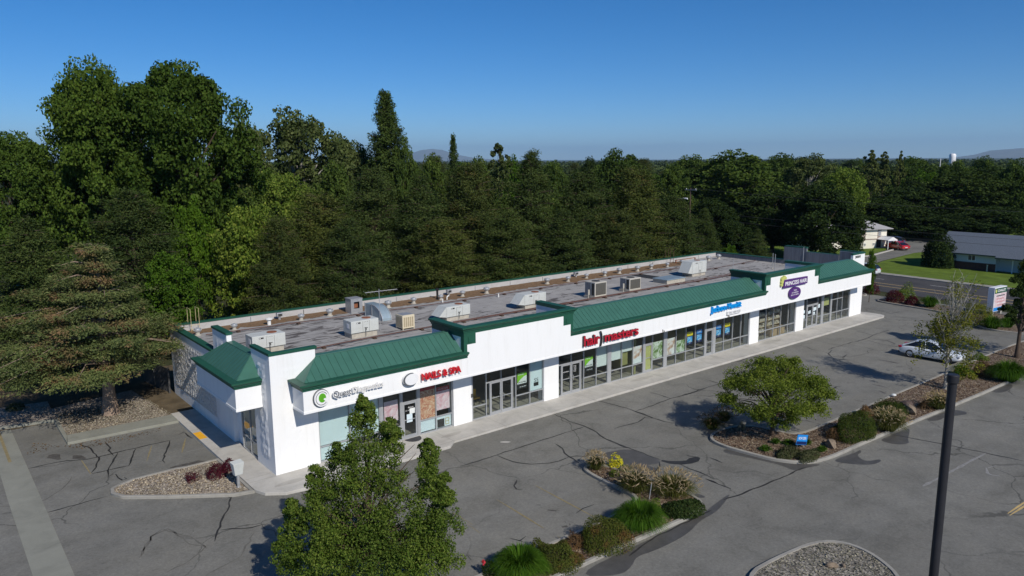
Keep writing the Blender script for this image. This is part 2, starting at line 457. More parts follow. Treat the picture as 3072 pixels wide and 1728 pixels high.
def tag(o, label, cat, group=None):
    o['label'] = label; o['category'] = cat
    if group: o['group'] = group
    return o
def struct(o, kind='structure'):
    o['kind'] = kind; return o
def thing(name, label, cat, loc=(0,0,0), rz=0, group=None):
    o = bpy.data.objects.new(name, None); COL.objects.link(o)
    o.location = loc; o.rotation_euler = (0,0,rz)
    o.empty_display_size = .2
    return tag(o, label, cat, group)
def copy_tree(o, parent=None):
    c = o.copy(); COL.objects.link(c)
    if parent is not None: c.parent = parent
    for ch in list(o.children): copy_tree(ch, c)
    return c
def place(o, loc, rz, label, sc=None, group=None):
    o.location = loc; o.rotation_euler = (0,0,rz)
    if sc is not None: o.scale = sc if hasattr(sc,'__len__') else (sc,)*3
    o['label'] = label
    if group: o['group'] = group
    return o

def text(name, body, x, z, y, w, h, mat, parent, ext=.04, bold=0, shear=0, rotz=0, origin=None):
    c = bpy.data.curves.new(name, 'FONT'); c.body = body; c.size = 1; c.extrude = 0
    c.offset = bold; c.shear = shear; c.align_x = 'LEFT'; c.resolution_u = 4
    o = bpy.data.objects.new(name, c); COL.objects.link(o)
    bpy.context.view_layer.update()
    bb = [Vector(b) for b in o.bound_box]
    x0 = min(b.x for b in bb); x1 = max(b.x for b in bb); y0 = min(b.y for b in bb); y1 = max(b.y for b in bb)
    sx = w/(x1-x0); sy = h/(y1-y0)
    o.scale = (sx, sy, 1); c.extrude = ext
    c.materials.append(mat)
    o.rotation_euler = (R(90), 0, rotz)
    if rotz == 0: o.location = (x - x0*sx, y, z - y0*sy)
    else: o.location = (x, y, z - y0*sy)
    bpy.context.view_layer.update()
    me = bpy.data.meshes.new_from_object(o.evaluated_get(bpy.context.evaluated_depsgraph_get()))
    me.name = name
    q = bpy.data.objects.new(name, me); COL.objects.link(q)
    q.location, q.rotation_euler, q.scale = o.location.copy(), o.rotation_euler.copy(), o.scale.copy()
    bpy.data.objects.remove(o)
    q.name = name; q.parent = parent
    return q

# ------------------------------------------------------------------ foliage helpers
def np_mesh(name, V, F, mat):
    me = bpy.data.meshes.new(name)
    n = len(V); k = len(F)
    me.vertices.add(n); me.vertices.foreach_set('co', V.astype(np.float32).ravel())
    me.loops.add(k*4); me.loops.foreach_set('vertex_index', F.astype(np.int32).ravel())
    me.polygons.add(k); me.polygons.foreach_set('loop_start', np.arange(k, dtype=np.int32)*4)
    me.update(calc_edges=True)
    if mat is not None: me.materials.append(mat)
    return me
def norm(a): return a/np.maximum(np.linalg.norm(a, axis=1, keepdims=True), 1e-9)
def leaves(rng, c, nrm, size, aspect=.6, jit=.9, along=None):
    """rhombic leaves: c centres, nrm preferred normals, along preferred long axis"""
    N = len(c)
    n = norm(nrm + rng.normal(0, jit, (N,3)))
    t = rng.normal(0, 1, (N,3)) if along is None else along + rng.normal(0, .35, (N,3))
    t = norm(t - n*(t*n).sum(1, keepdims=True)); b = np.cross(n, t)
    s = (size*rng.uniform(.65, 1.35, N))[:,None]
    P = np.stack([c - t*s*.5, c + b*s*aspect*.5 + t*s*.05, c + t*s*.5, c - b*s*aspect*.5 + t*s*.05], 1)
    return P.reshape(-1,3), np.arange(N*4).reshape(-1,4)
def ball(rng, n): return norm(rng.normal(0,1,(n,3)))
def crown_mesh(name, seed, lobes, sub, per, leaf, mat, subr=.38, aspect=.65, zsq=.85, low=-.55, fuzz=.04):
    """lobes (x,y,z,r): each carries sub-clumps on its surface, each sub-clump a shell of leaves"""
    rng = np.random.default_rng(seed); Vs = []; Ns = []
    for x, y, z, r in lobes:
        d = ball(rng, sub*3); d = d[d[:,2] > low][:sub]
        cc = np.array([x,y,z]) + d*r*np.array([1,1,zsq])*rng.uniform(.62, 1.02, (len(d),1))
        rr = r*subr*rng.uniform(.6, 1.35, len(d))
        for c, q in zip(cc, rr):
            k = max(6, int(per*(q/(r*subr))**2))
            e = ball(rng, k)
            rad = q*np.cbrt(rng.uniform(.2, 1.15, (k,1)))*(1 + fuzz*rng.exponential(1, (k,1)))
            Vs.append(c + e*rad*np.array([1,1,.75])); Ns.append(e + np.array([0,0,.35]))
    c = np.concatenate(Vs); n = np.concatenate(Ns)
    V, F = leaves(rng, c, n, leaf, aspect)
    return np_mesh(name, V, F, mat)
def conifer_mesh(name, seed, H, Rb, zb, nbr, tuft, per, blade, mat, pw=.8, flat=.5, up=.25, asp=.28, inner=.35, rag=.3, top=None, tr_=.13, whorls=0, lean=(0,0)):
    rng = np.random.default_rng(seed); Vs = []; Al = []; Nn = []; sk = []
    for i in range(nbr):
        t = (i+rng.uniform(0,1))/nbr
        z = zb + (H-zb)*t**.92
        if whorls: z = zb + (H-zb)*((math.floor(t*whorls)+.5)/whorls + rng.normal(0,.10)/whorls)
        rr = Rb*max(.04, (1-t))**pw*rng.uniform(1-rag, 1+rag*.4)
        if top is not None: rr = Rb*np.interp(t, top[0], top[1])*rng.uniform(1-rag, 1+rag*.4)
        a = rng.uniform(0, 2*math.pi)
        d = np.array([math.cos(a), math.sin(a), 0]); rr *= 1 + (d[0]*lean[0]+d[1]*lean[1])
        rise = up*rr*(.4+t)
        sk.append(((0,0,z), (d[0]*rr, d[1]*rr, z+rise)))
        nt = max(2, int(tuft*rr/Rb + 1))
        for j in range(nt):
            u = rng.uniform(inner, 1.0)
            lat = rng.normal(0, .16*rr*u + .1)
            c = d*rr*u + np.array([-d[1], d[0], 0])*lat + np.array([0,0,z + rise*u*u + rng.normal(0,.12)])
            q = rng.uniform(.6, 1.35)*Rb*tr_
            e = ball(rng, per); e[:,2] = e[:,2]*flat
            e2 = e*np.cbrt(rng.uniform(.15,1,(per,1)))
            Vs.append(c + e2*q)
            Al.append(e + d*.5 + np.array([0,0,up*1.6])); Nn.append(np.tile(np.array([0,0,1.0]), (per,1)) + d*.35)
    c = np.concatenate(Vs)
    V, F = leaves(rng, c, np.concatenate(Nn), blade, asp, .6, np.concatenate(Al))
    return np_mesh(name, V, F, mat), sk
def trunk_mb(H, r0, r1, seed, branches=(), lean=.02):
    rng = random.Random(seed); m = MB()
    pts = []; x = y = 0
    for i in range(9):
        pts.append((x, y, H*i/8)); x += rng.uniform(-1,1)*lean*H/8; y += rng.uniform(-1,1)*lean*H/8
    rs = [r0*(1-i/8)+r1*i/8 for i in range(9)]; rs[0] = r0*1.35
    m.tube(pts, rs, 9)
    for a, b, r in branches:
        a = Vector(a); b = Vector(b); mid = (a+b)/2 + Vector((rng.uniform(-.2,.2), rng.uniform(-.2,.2), .12*(b-a).length))
        m.tube([a, mid, b], [r, r*.65, r*.2], 6)
    return m
def attach(o, name, me): 
    c = bpy.data.objects.new(name, me); COL.objects.link(c); c.parent = o; return c
def lobes_ell(seed, n, rx, ry, z0, z1, r, bias=0):
    rng = random.Random(seed); out = []
    for i in range(n):
        a = i*2.399 + rng.uniform(-.4,.4); t = (i+.5)/n
        z = z0 + (z1-z0)*t; w = math.sin(math.pi*min(1,max(0,(t*.85+.1))))**.7
        k = rng.uniform(.35, .95)
        out.append((rx*w*k*math.cos(a), ry*w*k*math.sin(a), z, r*rng.uniform(.7,1.25)))
    return out
def tree(name, label, cat, lobes, H, mat, sub, per, leaf, seed, bark='bark', tr=None, group=None, **kw):
    t = thing(name, label, cat, group=group)
    attach(t, 'crown', crown_mesh(name+'_crown', seed, lobes, sub, per, leaf, mat, **kw))
    r0 = tr or H*.022
    br = [((0,0,max(.25*H, z*.55)), (x*.8,y*.8,z), r0*.42) for x,y,z,r in lobes if z < H*.97]
    trunk_mb(H*.86, r0, r0*.2, seed, br).build('trunk', M[bark], t, smooth=True)
    return t
def conifer(name, label, cat, seed, H, Rb, zb, nbr, tuft, per, blade, mat, bark='bark', group=None, tr=None, **kw):
    t = thing(name, label, cat, group=group)
    me, sk = conifer_mesh(name+'_crown', seed, H, Rb, zb, nbr, tuft, per, blade, mat, **kw)
    attach(t, 'crown', me)
    trunk_mb(H*.97, tr or H*.02, .03, seed, [(a, b, H*.0045) for a, b in sk[::2]]).build('trunk', M[bark], t, smooth=True)
    return t

# ------------------------------------------------------------------ the retail building
XR = 62.63; YB = 18.2; DECK = 4.35; CB = 3.40; CT = 4.60; CY = -1.38
bld = thing('commercial_building', 'long white one storey retail building with green metal canopies and flat grey roof', 'building')

def stone_panel(name, axis, a0, a1, z0, z1, off, parent, seed, amp=.05, cell=.17, mt='stone'):
    rng = np.random.default_rng(seed)
    na = max(2, int((a1-a0)/cell)); nz = max(2, int((z1-z0)/cell))
    m = MB(); g = {}
    for i in range(na+1):
        for j in range(nz+1):
            e = 0 < i < na and 0 < j < nz
            a = a0+(a1-a0)*i/na + (rng.uniform(-.05,.05) if e else 0); z = z0+(z1-z0)*j/nz + (rng.uniform(-.05,.05) if e else 0)
            d = (rng.uniform(.15,1)*amp if e else 0.0) + .004
            g[i,j] = len(m.v)
            m.v.append((off-d, a, z) if axis == 'x' else (a, off-d, z))
    for i in range(na):
        for j in range(nz):
            q = (g[i,j], g[i+1,j], g[i+1,j+1], g[i,j+1])
            m.f.append(q[::-1] if axis == 'x' else q)
    return m.build(name, M[mt], parent)

# side and rear walls, towers, piers
w = MB()
w.box(0, 8.7, GZ, .25, YB, 4.80)                     # left wall, rear part
w.box(0, 6.06, GZ, .25, 6.28, 4.6).box(.25, 4.92, GZ, 1.2, 6.06, 3.4)
w.box(.25, YB-.25, GZ, XR-.25, YB, 4.80)
w.build('wall', M['white'], bld)
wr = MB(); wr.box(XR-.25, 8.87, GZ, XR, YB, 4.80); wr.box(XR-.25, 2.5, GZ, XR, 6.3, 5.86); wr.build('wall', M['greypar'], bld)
stone_panel('stone_panel', 'x', 9.0, 17.6, .66, 4.18, 0, bld, 4)
for s in (0, 1):
    X = lambda x: x if not s else XR - x
    t = MB(); t.box(X(0), 0, GZ, X(2.46), .25, 6.36); t.box(X(0), .25, GZ, X(.25), 2.5, 6.36)
    tw = t.build('tower', M['white'], bld)
    c = MB(); pth = [(X(2.50), .25), (X(2.50), 0), (X(0), 0), (X(0), 2.5), (X(.25), 2.5)]
    c.sweep(pth, [(.04, 6.33), (.05, 6.47), (-.27, 6.47), (-.27, 6.36), (0, 6.36)], -1 if not s else 1)
    c.build('tower_cap', M['green_trim'], tw)
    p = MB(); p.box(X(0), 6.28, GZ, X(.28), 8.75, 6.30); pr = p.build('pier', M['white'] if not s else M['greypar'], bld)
    MB().box(X(-.05), 6.22, 6.30, X(.34), 8.80, 6.42).build('pier_cap', M['green_trim'], pr)
    if not s:
        stone_panel('stone_panel', 'x', .62, 1.75, .62, 5.75, 0, tw, 7, .05, mt='white')
        stone_panel('stone_panel', 'x', 7.0, 8.2, 4.7, 5.8, 0, pr, 8, .05, mt='white')
        stone_panel('stone_panel', 'y', .5, 1.95, .62, 5.6, 0, tw, 9, .010, mt='white')
for a, b in ((11.15, 12.51), (18.49, 19.80), (42.39, 43.75), (49.87, 51.24)):
    m = MB(); m.box(a, 0, GZ, b, .6, 3.42)
    pl = m.build('pillar', M['white'], bld)
    MB().box(a-.012, -.012, -.12, b+.012, .5, 1.02).build('plinth', M['white'], pl)

# roof deck, parapets and their caps
rd = MB().box(.25, .45, DECK-.3, XR-.25, YB-.25, DECK).build('roof_deck', M['roofing'], bld)
pi = MB()
pi.box(.252, YB-.35, DECK+.002, XR-.252, YB-.252, 4.795); pi.box(.252, 8.8, DECK+.002, .35, YB-.352, 4.795)
pi.build('parapet', M['parapet'], bld)
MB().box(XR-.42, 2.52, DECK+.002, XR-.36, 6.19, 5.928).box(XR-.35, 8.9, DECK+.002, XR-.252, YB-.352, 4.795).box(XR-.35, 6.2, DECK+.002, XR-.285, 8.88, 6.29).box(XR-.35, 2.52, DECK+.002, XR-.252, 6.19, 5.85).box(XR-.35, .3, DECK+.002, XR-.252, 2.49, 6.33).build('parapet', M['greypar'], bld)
pc = MB()
pc.sweep([(0, 8.76), (0, YB), (XR, YB), (XR, 8.88)], [(.06, 4.74), (.06, 4.87), (-.40, 4.87), (-.40, 4.80), (0, 4.80)], -1)
pc.box(XR-.4, 2.55, 5.86, XR+.06, 6.2, 5.95)
pc.build('parapet_cap', M['green_trim'], bld)
for i in range(14):                                     # batten strips on the inner face of the rear parapet
    xx = 5.5 + i*4.1
    MB().box(xx, YB-.36, DECK, xx+.05, YB-.352, 4.72).build('parapet_strip', M['darkgrey'] if i % 3 == 1 else M['greypar'], bld)

# interior seen through the shop windows
it = MB(); it.box(.26, .22, -.02, XR-.26, 6.8, .012); it.build('interior_floor', M['infloor'], bld)
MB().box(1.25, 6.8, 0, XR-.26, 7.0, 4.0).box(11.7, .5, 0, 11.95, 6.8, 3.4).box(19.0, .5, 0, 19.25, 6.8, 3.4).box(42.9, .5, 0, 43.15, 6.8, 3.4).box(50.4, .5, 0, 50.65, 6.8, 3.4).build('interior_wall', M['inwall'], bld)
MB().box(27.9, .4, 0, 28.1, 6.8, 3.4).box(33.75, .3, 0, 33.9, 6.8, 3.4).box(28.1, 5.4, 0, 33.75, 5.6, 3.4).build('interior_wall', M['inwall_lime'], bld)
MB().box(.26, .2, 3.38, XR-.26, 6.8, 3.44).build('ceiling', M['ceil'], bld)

# canopies: white fascia box, moulding, green cornice and standing-seam mansard
COR = [(.002, 4.58), (.03, 4.58), (.03, 4.68), (.10, 4.71), (.10, 4.76), (.20, 4.85), (.22, 4.85), (.22, 4.95), (-.22, 4.955), (-.22, 4.6), (.002, 4.6)]
TRM = [(0, CB-.005), (.02, CB-.005), (.02, CB+.11), (.008, CB+.13), (0, CB+.13)]
def canopy(path, side, name='canopy'):
    m = MB(); inner = [(.0, CB), (.0, CT+.02), (-.15, CT+.02), (-.15, CB)]
    m.sweep(path, inner, side)
    o = m.build(name, M['white'], bld)
    MB().sweep(path, TRM, side).build('trim', M['white'], o)
    return o
cf = canopy([(1.10, -.002), (1.10, CY), (61.40, CY), (61.40, -.002)], 1)
MB().box(1.25, CY+.15, CB, 61.25, .30, CB+.06).build('soffit', M['white'], cf)
MB().box(2.46, .02, CB+.06, XR-2.46, .22, 5.85).build('wall', M['white'], bld)
cl = canopy([(-.002, 7.6), (CY, 7.6), (CY, 1.22), (-.002, 1.22)], 1)
MB().box(CY+.15, 1.37, CB, .1, 7.45, CB+.06).build('soffit', M['white'], cl)
cr = canopy([(XR+.002, 1.22), (XR-CY, 1.22), (XR-CY, 7.6), (XR+.002, 7.6)], 1)
def cornice(path, side=1):
    return MB().sweep(path, COR, side).build('cornice', M['green_trim'], bld)
cornice([(1.10, -.004), (1.10, CY), (11.235, CY)])
cornice([(19.575, CY), (42.42, CY)])
cornice([(50.95, CY), (61.40, CY), (61.40, -.004)])
cornice([(-.004, 7.6), (CY, 7.6), (CY, 1.22), (-.004, 1.22)])
cornice([(XR+.004, 1.22), (XR-CY, 1.22), (XR-CY, 7.6), (XR+.004, 7.6)])

LZ, RZ, LY, RY = 4.96, 5.90, -1.20, .02
def mansard_front(x0, x1, hip0, hip1):
    m = MB()
    a0 = x0+.2 if hip0 else x0; b0 = x0+1.4 if hip0 else x0
    a1 = x1-.2 if hip1 else x1; b1 = x1-1.4 if hip1 else x1
    m.quad((a0,LY,LZ),(a1,LY,LZ),(b1,RY,RZ),(b0,RY,RZ))
    if hip0: m.add([(a0,LY,LZ),(b0,RY,RZ),(a0,-.01,LZ)], [(0,1,2)])
    if hip1: m.add([(a1,LY,LZ),(a1,-.01,LZ),(b1,RY,RZ)], [(0,1,2)])
    m.quad((b0,RY,RZ),(b1,RY,RZ),(b1,RY+.42,RZ+.03),(b0,RY+.42,RZ+.03))
    m.quad((b0,RY+.42,RZ+.03),(b1,RY+.42,RZ+.03),(b1,RY+.42,DECK),(b0,RY+.42,DECK))
    o = m.build('mansard_roof', M['green_roof'], bld)
    s = MB(); k = int((x1-x0)/.385); u = Vector((0, RY-LY, RZ-LZ)).normalized(); nv = Vector((0, -u.z, u.y))
    for i in range(1, k):
        x = x0 + (x1-x0)*i/k
        t1 = 1.0
        if hip0 and x < b0: t1 = min(t1, (x-a0)/(b0-a0))
        if hip1 and x > b1: t1 = min(t1, (a1-x)/(a1-b1))
        if t1 < .06: continue
        p = Vector((x, LY, LZ)); q = p + u*(math.hypot(RY-LY, RZ-LZ)*t1*.985)
        h = nv*.012
        for d in (-.008,):
            A = p+Vector((d,0,0)); B = p-Vector((d,0,0)); Cc = q-Vector((d,0,0)); D = q+Vector((d,0,0))
            s.add([A,B,Cc,D,A+h,B+h,Cc+h,D+h], [(4,5,6,7),(0,1,5,4),(1,2,6,5),(2,3,7,6),(3,0,4,7)])
    s.build('seam', M['seam'], o)
    MB().tube([(b0,RY,RZ+.01),(b1,RY,RZ+.01)], .03, 6).build('ridge', M['green_roof'], o)
    if hip0: MB().tube([(a0,LY,LZ+.01),(b0,RY,RZ+.01)], .03, 6).build('hip', M['green_roof'], o)
    if hip1: MB().tube([(a1,LY,LZ+.01),(b1,RY,RZ+.01)], .03, 6).build('hip', M['green_roof'], o)
    return o
mansard_front(1.10, 11.02, True, False)
mansard_front(19.78, 42.20, False, True and False)
mansard_front(51.16, 61.40, False, True)
def mansard_side(sgn):
    X = lambda x: x if sgn < 0 else XR - x
    m = MB(); lx = X(-1.20); rx = X(.0)
    A, B, Cc, D = (lx,7.42,LZ), (lx,1.40,LZ), (rx,2.52,RZ), (rx,6.26,RZ)
    m.add([A,B,Cc,D], [(0,1,2,3) if sgn < 0 else (3,2,1,0)])
    m.add([B,(rx,1.40,LZ),Cc], [(0,1,2)]); m.add([A,D,(rx,7.42,LZ)], [(0,1,2)])
    m.quad(Cc, D, (X(.40),6.26,RZ+.03), (X(.40),2.52,RZ+.03)); 
    o = m.build('mansard_roof', M['green_roof'], bld)
    MB().tube([B,Cc], .03, 6).tube([A,D], .03, 6).tube([Cc,D], .03, 6).build('hip', M['green_roof'], o)
    s = MB()
    for y in np.arange(1.75, 7.3, .42):
        t1 = min(1, (y-1.40)/1.12, (7.42-y)/1.16)
        if t1 > .08 : s.tube([(lx,y,LZ+.006),(lx+(rx-lx)*t1*.98, y, LZ+(RZ-LZ)*t1*.98+.006)], .012, 4)
    s.build('seam', M['seam'], o)
mansard_side(-1); mansard_side(1)

# the two stepped false fronts
def gable(x0, x1, ws):
    m = MB()
    m.box(x0, CY+.012, CT, x1, CY+.30, 6.2); m.box(x0, CY+.30, CT, x0+.25, 2.0, 6.2); m.box(x1-.25, CY+.30, CT, x1, 2.0, 6.2)
    o = m.build('false_front', M['white'], bld)
    g = MB(); g.box(x0-.012, CY, CT, x1+.012, CY+.31, 6.19); g.box(x0-.014, CY+.312, 5.80, x0+.002, 2.0, 6.19); g.box(x1-.002, CY+.312, 5.80, x1+.014, 2.0, 6.19)
    g.build('green_facing', M['green_trim'], o)
    a0, a1, b0, b1 = ws
    MB().prism_y([(a0,CB+.135),(a1,CB+.135),(a1,5.36),(b1,5.36),(b1,5.985),(b0,5.985),(b0,5.36),(a0,5.36)], CY-.006, CY-.001).build('stepped_panel', M['white'], o)
    GC = [(0, 6.08), (.03, 6.08), (.03, 6.16), (.10, 6.20), (.10, 6.25), (.20, 6.34), (.22, 6.34), (.22, 6.43), (-.30, 6.43), (-.30, 6.19), (0, 6.19)]
    MB().sweep([(x0-.012, 2.05), (x0-.012, CY), (x1+.012, CY), (x1+.012, 2.05)], GC, 1).build('cornice', M['green_trim'], o)
    MB().box(x0+.30, CY-.03, 5.48, x0+.62, CY-.001, 5.80).box(x1-.62, CY-.03, 5.48, x1-.30, CY-.001, 5.80).build('square_boss', M['green_trim'], o)
gable(11.02, 19.78, (11.24, 19.57, 11.86, 18.92))
gable(42.20, 51.16, (42.42, 50.95, 43.04, 50.25))

# storefront glazing
GY = .13; FH = 3.40
def bar(m, a0, a1, z0, z1, dep=.055, left=False):
    if left: m.box(GY-dep, a0, z0, GY+dep, a1, z1)
    else: m.box(a0, GY-dep, z0, a1, GY+dep, z1)
def pane(a0, a1, z0, z1, parent, left=False):
    m = MB()
    if left: m.box(GY-.004, a0, z0, GY+.004, a1, z1)
    else: m.box(a0, GY-.004, z0, a1, GY+.004, z1)
    return m.build('pane', M['glass'], parent)
def storefront(cells, left=False):
    """cells: (kind, x0, x1) left to right; kinds: rail, full, solid, door, dpair, trans"""
    fm = MB(); panes = []; doors = []; done = set()
    lo = cells[0][1]; hi = cells[-1][2]
    bar(fm, lo, hi, 0, .07, .06, left); bar(fm, lo, hi, FH-.05, FH+.02, .06, left)
    for c in cells:
        k, a, b = c[:3]
        if k == 'solid': bar(fm, a, b, .07, FH-.05, .07, left); continue
        for e in (a, b):
            if round(e, 3) not in done:
                done.add(round(e, 3)); bar(fm, e-.03, e+.03, .07, FH-.05, .058, left)
        if k == 'rail':
            bar(fm, a+.03, b-.03, .82, .88, .05, left); panes += [(a+.03,b-.03,.07,.82), (a+.03,b-.03,.88,FH-.05)]
        elif k == 'full': panes.append((a+.03,b-.03,.07,FH-.05))
        elif k in ('door','dpair','trans'):
            bar(fm, a+.03, b-.03, 2.16, 2.24, .057, left)
            panes.append((a+.03, b-.03, 2.24, FH-.05)) if len(c) < 4 else None
            if len(c) > 3:
                xs = [a+.03] + list(c[3]) + [b-.03]
                for x in c[3]: bar(fm, x-.025, x+.025, 2.24, FH-.05, .05, left)
                for p, q in zip(xs, xs[1:]): panes.append((p+.02, q-.02, 2.24, FH-.05))
            if k == 'trans': panes.append((a+.03,b-.03,.07,2.16))
            elif k == 'door': doors.append((a+.04, b-.04))
            else:
                s0, s1, mid = c[4]
                if s0 - a > .08: panes.append((a+.03, s0-.06, .07, 2.16))
                if b - s1 > .08: panes.append((s1+.06, b-.03, .07, 2.16))
                bar(fm, s0-.06, s0, .07, 2.16, .056, left); bar(fm, s1, s1+.06, .07, 2.16, .056, left)
                doors += [(s0+.01, mid-.01), (mid+.01, s1-.01)]
    o = fm.build('storefront_window', M['alu'], bld)
    for p in panes: pane(*p, o, left)
    for i, (a, b) in enumerate(doors):
        d = MB(); bar(d, a, a+.09, .03, 2.15, .045); bar(d, b-.09, b, .03, 2.15, .045); bar(d, a+.09, b-.09, .03, .2, .045); bar(d, a+.09, b-.09, 2.06, 2.15, .045); bar(d, a+.09, b-.09, 1.09, 1.13, .03)
        dd = d.build('door', M['alu'], bld)
        pane(a+.09, b-.09, .2, 2.06, dd)
        hx = b-.13 if i % 2 == 0 else a+.13
        MB().tube([(hx, GY-.05, .9), (hx, GY-.12, .95), (hx, GY-.12, 1.25), (hx, GY-.05, 1.3)], .018, 6).build('handle', M['galv'], dd)
    return o
storefront([('rail',2.5,4.3),('rail',4.3,6.15),('solid',6.18,6.32),('rail',6.35,7.5),('solid',7.53,7.60),('door',7.63,8.64),('solid',8.67,8.77),('rail',8.8,9.93),('rail',9.93,11.09)])
storefront([('solid',12.52,12.60),('rail',12.63,13.70),('dpair',13.70,16.11,(14.9,),(14.03,15.82,14.92)),('rail',16.11,17.31),('rail',17.31,18.46)])
storefront([('dpair',19.86,22.28,(21.07,),(20.17,21.98,21.08)),('rail',22.28,23.53),('rail',23.53,24.69),('solid',24.72,25.0),('rail',25.03,26.19),('rail',26.19,27.41),('rail',27.41,28.55),('solid',28.58,28.68),('door',28.71,29.62),('rail',29.62,30.95),('solid',30.98,31.28),('rail',31.31,32.43),('rail',32.43,33.66),('rail',33.66,34.88),('rail',34.88,36.12),('solid',36.15,36.25),('door',36.28,37.22),('solid',37.25,37.54),('rail',37.57,38.73),('rail',38.73,39.98),('rail',39.98,41.18),('rail',41.18,42.36)])
storefront([('rail',43.79,45.03),('rail',45.03,46.23),('rail',46.23,47.44),('rail',47.44,48.70),('rail',48.70,49.84)])
storefront([('rail',51.28,51.93),('dpair',51.93,53.95,(),(52.03,53.86,53.06)),('rail',53.95,54.64),('solid',54.67,55.0),('rail',55.03,56.38),('solid',56.41,56.60),('rail',56.63,57.72),('rail',57.72,58.72),('rail',58.72,60.12)])
MB().box(56.66, GY-.05, 2.14, 58.7, GY+.05, 2.21).build('window_rail', M['alu'], bld)
storefront([('rail',2.55,3.66),('rail',3.66,4.88)], left=True)

# small fittings on the front
for xx, zz, yy in ((12.45, 1.55, -.05), (11.9, 3.33, -.03)):
    MB().box(xx, yy, zz, xx+.12, yy+.08, zz+.22).build('meter_box', M['darkgrey'], bld)
lb = MB(); lb.box(-.42, 12.15, 3.45, -.005, 12.5, 3.72).box(-.30, 12.2, 3.38, -.05, 12.45, 3.45); lb.build('wall_lamp', M['greypar'], bld)
for yy in (9.9, 10.25): MB().tube([(-.03, yy, 2.2), (-.03, yy, 2.9)], .025, 6).build('conduit', M['darkgrey'], bld)
MB().box(-.05, 6.4, 1.7, -.005, 6.55, 1.95).build('junction_box', M['white'], bld)
for xx in (28.9, 37.0): MB().box(xx, CY-.06, CB-.03, xx+.05, CY+.0, CB+.2).box(xx+.15, CY-.06, CB-.03, xx+.2, CY+.0, CB+.12).build('sign_bracket', M['darkgrey'], bld)

# ------------------------------------------------------------------ window blinds, posters, door notices (hung in or on the glass)
PY = GY + .035
def sheet(name, label, cat, x0, x1, z0, z1, mat, y=PY, group=None, thick=.012):
    t = thing(name, label, cat, (x0, y, z0), group=group)
    MB().box(0, 0, 0, x1-x0, thick, z1-z0).build('sheet', mat, t)
    return t
def add_to(t, name, x0, x1, z0, z1, mat, d=.004):
    MB().box(x0, -d, z0, x1, -.0005, z1).build(name, mat, t)
sheet('window_film', 'pale blue frosted film filling the tall window beside the corner tower', 'window film', 2.56, 4.25, .9, 3.33, M['film'], GY+.02)
sheet('window_film', 'pale frosted film low in the window beside the corner tower', 'window film', 2.56, 4.25, .09, .80, M['film'], GY+.02)
sheet('window_film', 'pale frosted film in the second window from the corner tower', 'window film', 4.36, 6.1, .9, 3.33, M['film'], GY+.02)
p = sheet('poster', 'pink rose poster with black border left of the nail salon door', 'poster', 6.42, 7.42, 1.1, 2.9, M['posterblack'])
add_to(p, 'print', .06, .96, .14, 1.38, M['rose'])
p = sheet('poster', 'tall poster of orange and red lilies in the nail salon window', 'poster', 8.84, 9.9, .89, 3.1, M['lilies'])
add_to(p, 'title_strip', 0, 1.06, 1.72, 2.21, M['signwine'])
p = sheet('poster', 'pink rose poster with purple heading beside the pillar', 'poster', 10.03, 10.97, 1.2, 2.62, M['rose'])
add_to(p, 'title_strip', 0, .94, 1.17, 1.42, M['signwine'])
text('lettering', 'MANICURE', .1, 1.23, -.008, .74, .12, M['rose'], p, .001)
sheet('curtain', 'white lace half curtain under the lily poster', 'curtain', 8.86, 9.88, .12, .80, M['lace'])
sheet('curtain', 'white lace half curtain beside the black panel', 'curtain', 9.98, 11.04, .1, .80, M['lace'])
sheet('panel', 'black square panel standing behind the low salon window', 'panel', 10.05, 10.55, .12, .62, M['posterblack'], GY+.02)
t = thing('ornament', 'small gold and black ornament behind the low salon window', 'ornament', (10.62, GY+.02, .2))
m = MB()
for a, b, c, d in ((0,.04,0,.42),(.24,.28,0,.42),(.04,.24,0,.04),(.04,.24,.38,.42),(.04,.24,.19,.23)): m.box(a, 0, c, b, .01, d)
m.build('gilded_frame', M['ladder'], t)
n1 = sheet('door_notice', 'white paper notices taped on the nail salon door', 'notice', 7.92, 8.30, .95, 1.45, M['paper'], GY-.02, thick=.004)
add_to(n1, 'upper_sheet', .2, .55, .5, .82, M['posterwhite'])
n1b = thing('door_lettering', 'white welcome lettering on the nail salon door glass', 'lettering', (7.86, GY-.014, 0))
text('lettering', 'Welcome', .16, 1.80, 0, .36, .1, M['signwhite'], n1b, .001)
text('lettering', 'L.A. NAILS & SPA', 0, 1.64, 0, .64, .08, M['signwhite'], n1b, .001)
def lease(x, label):
    p = sheet('lease_poster', label, 'poster', x, x+.80, 1.22, 2.30, M['posterwhite'])
    MB().prism_y([(0,1.08),(.8,1.08),(.8,.86),(.55,.80),(.25,.62),(0,.42)], -.004, -.0005).build('green_swoosh', M['lime'], p)
    add_to(p, 'black_band', 0, .80, 0, .34, M['posterblack'])
    text('lettering', '509.572.9006', .06, .40, -.006, .68, .09, M['posterblack'], p, .001, .01)
    text('lettering', 'AVAILABLE', .06, .92, -.006, .5, .08, M['posterwhite'], p, .001, .01)
    text('lettering', '509.966.3800', .2, .10, -.006, .55, .07, M['signwhite'], p, .001)
    return p
lease(16.30, 'green white and black leasing poster in the window left of the second pillar')
lease(22.46, 'green white and black leasing poster beside the hair salon double door')
p = sheet('window_panel', 'white panel with a dark square and two curls filling the window beside the second pillar', 'window panel', 17.36, 18.42, .9, 3.3, M['film'], GY+.02)
add_to(p, 'dark_square', .34, .76, .27, .52, M['posterblack'])
text('lettering', 'SS', .38, .56, -.006, .36, .24, M['posterblack'], p, .001)
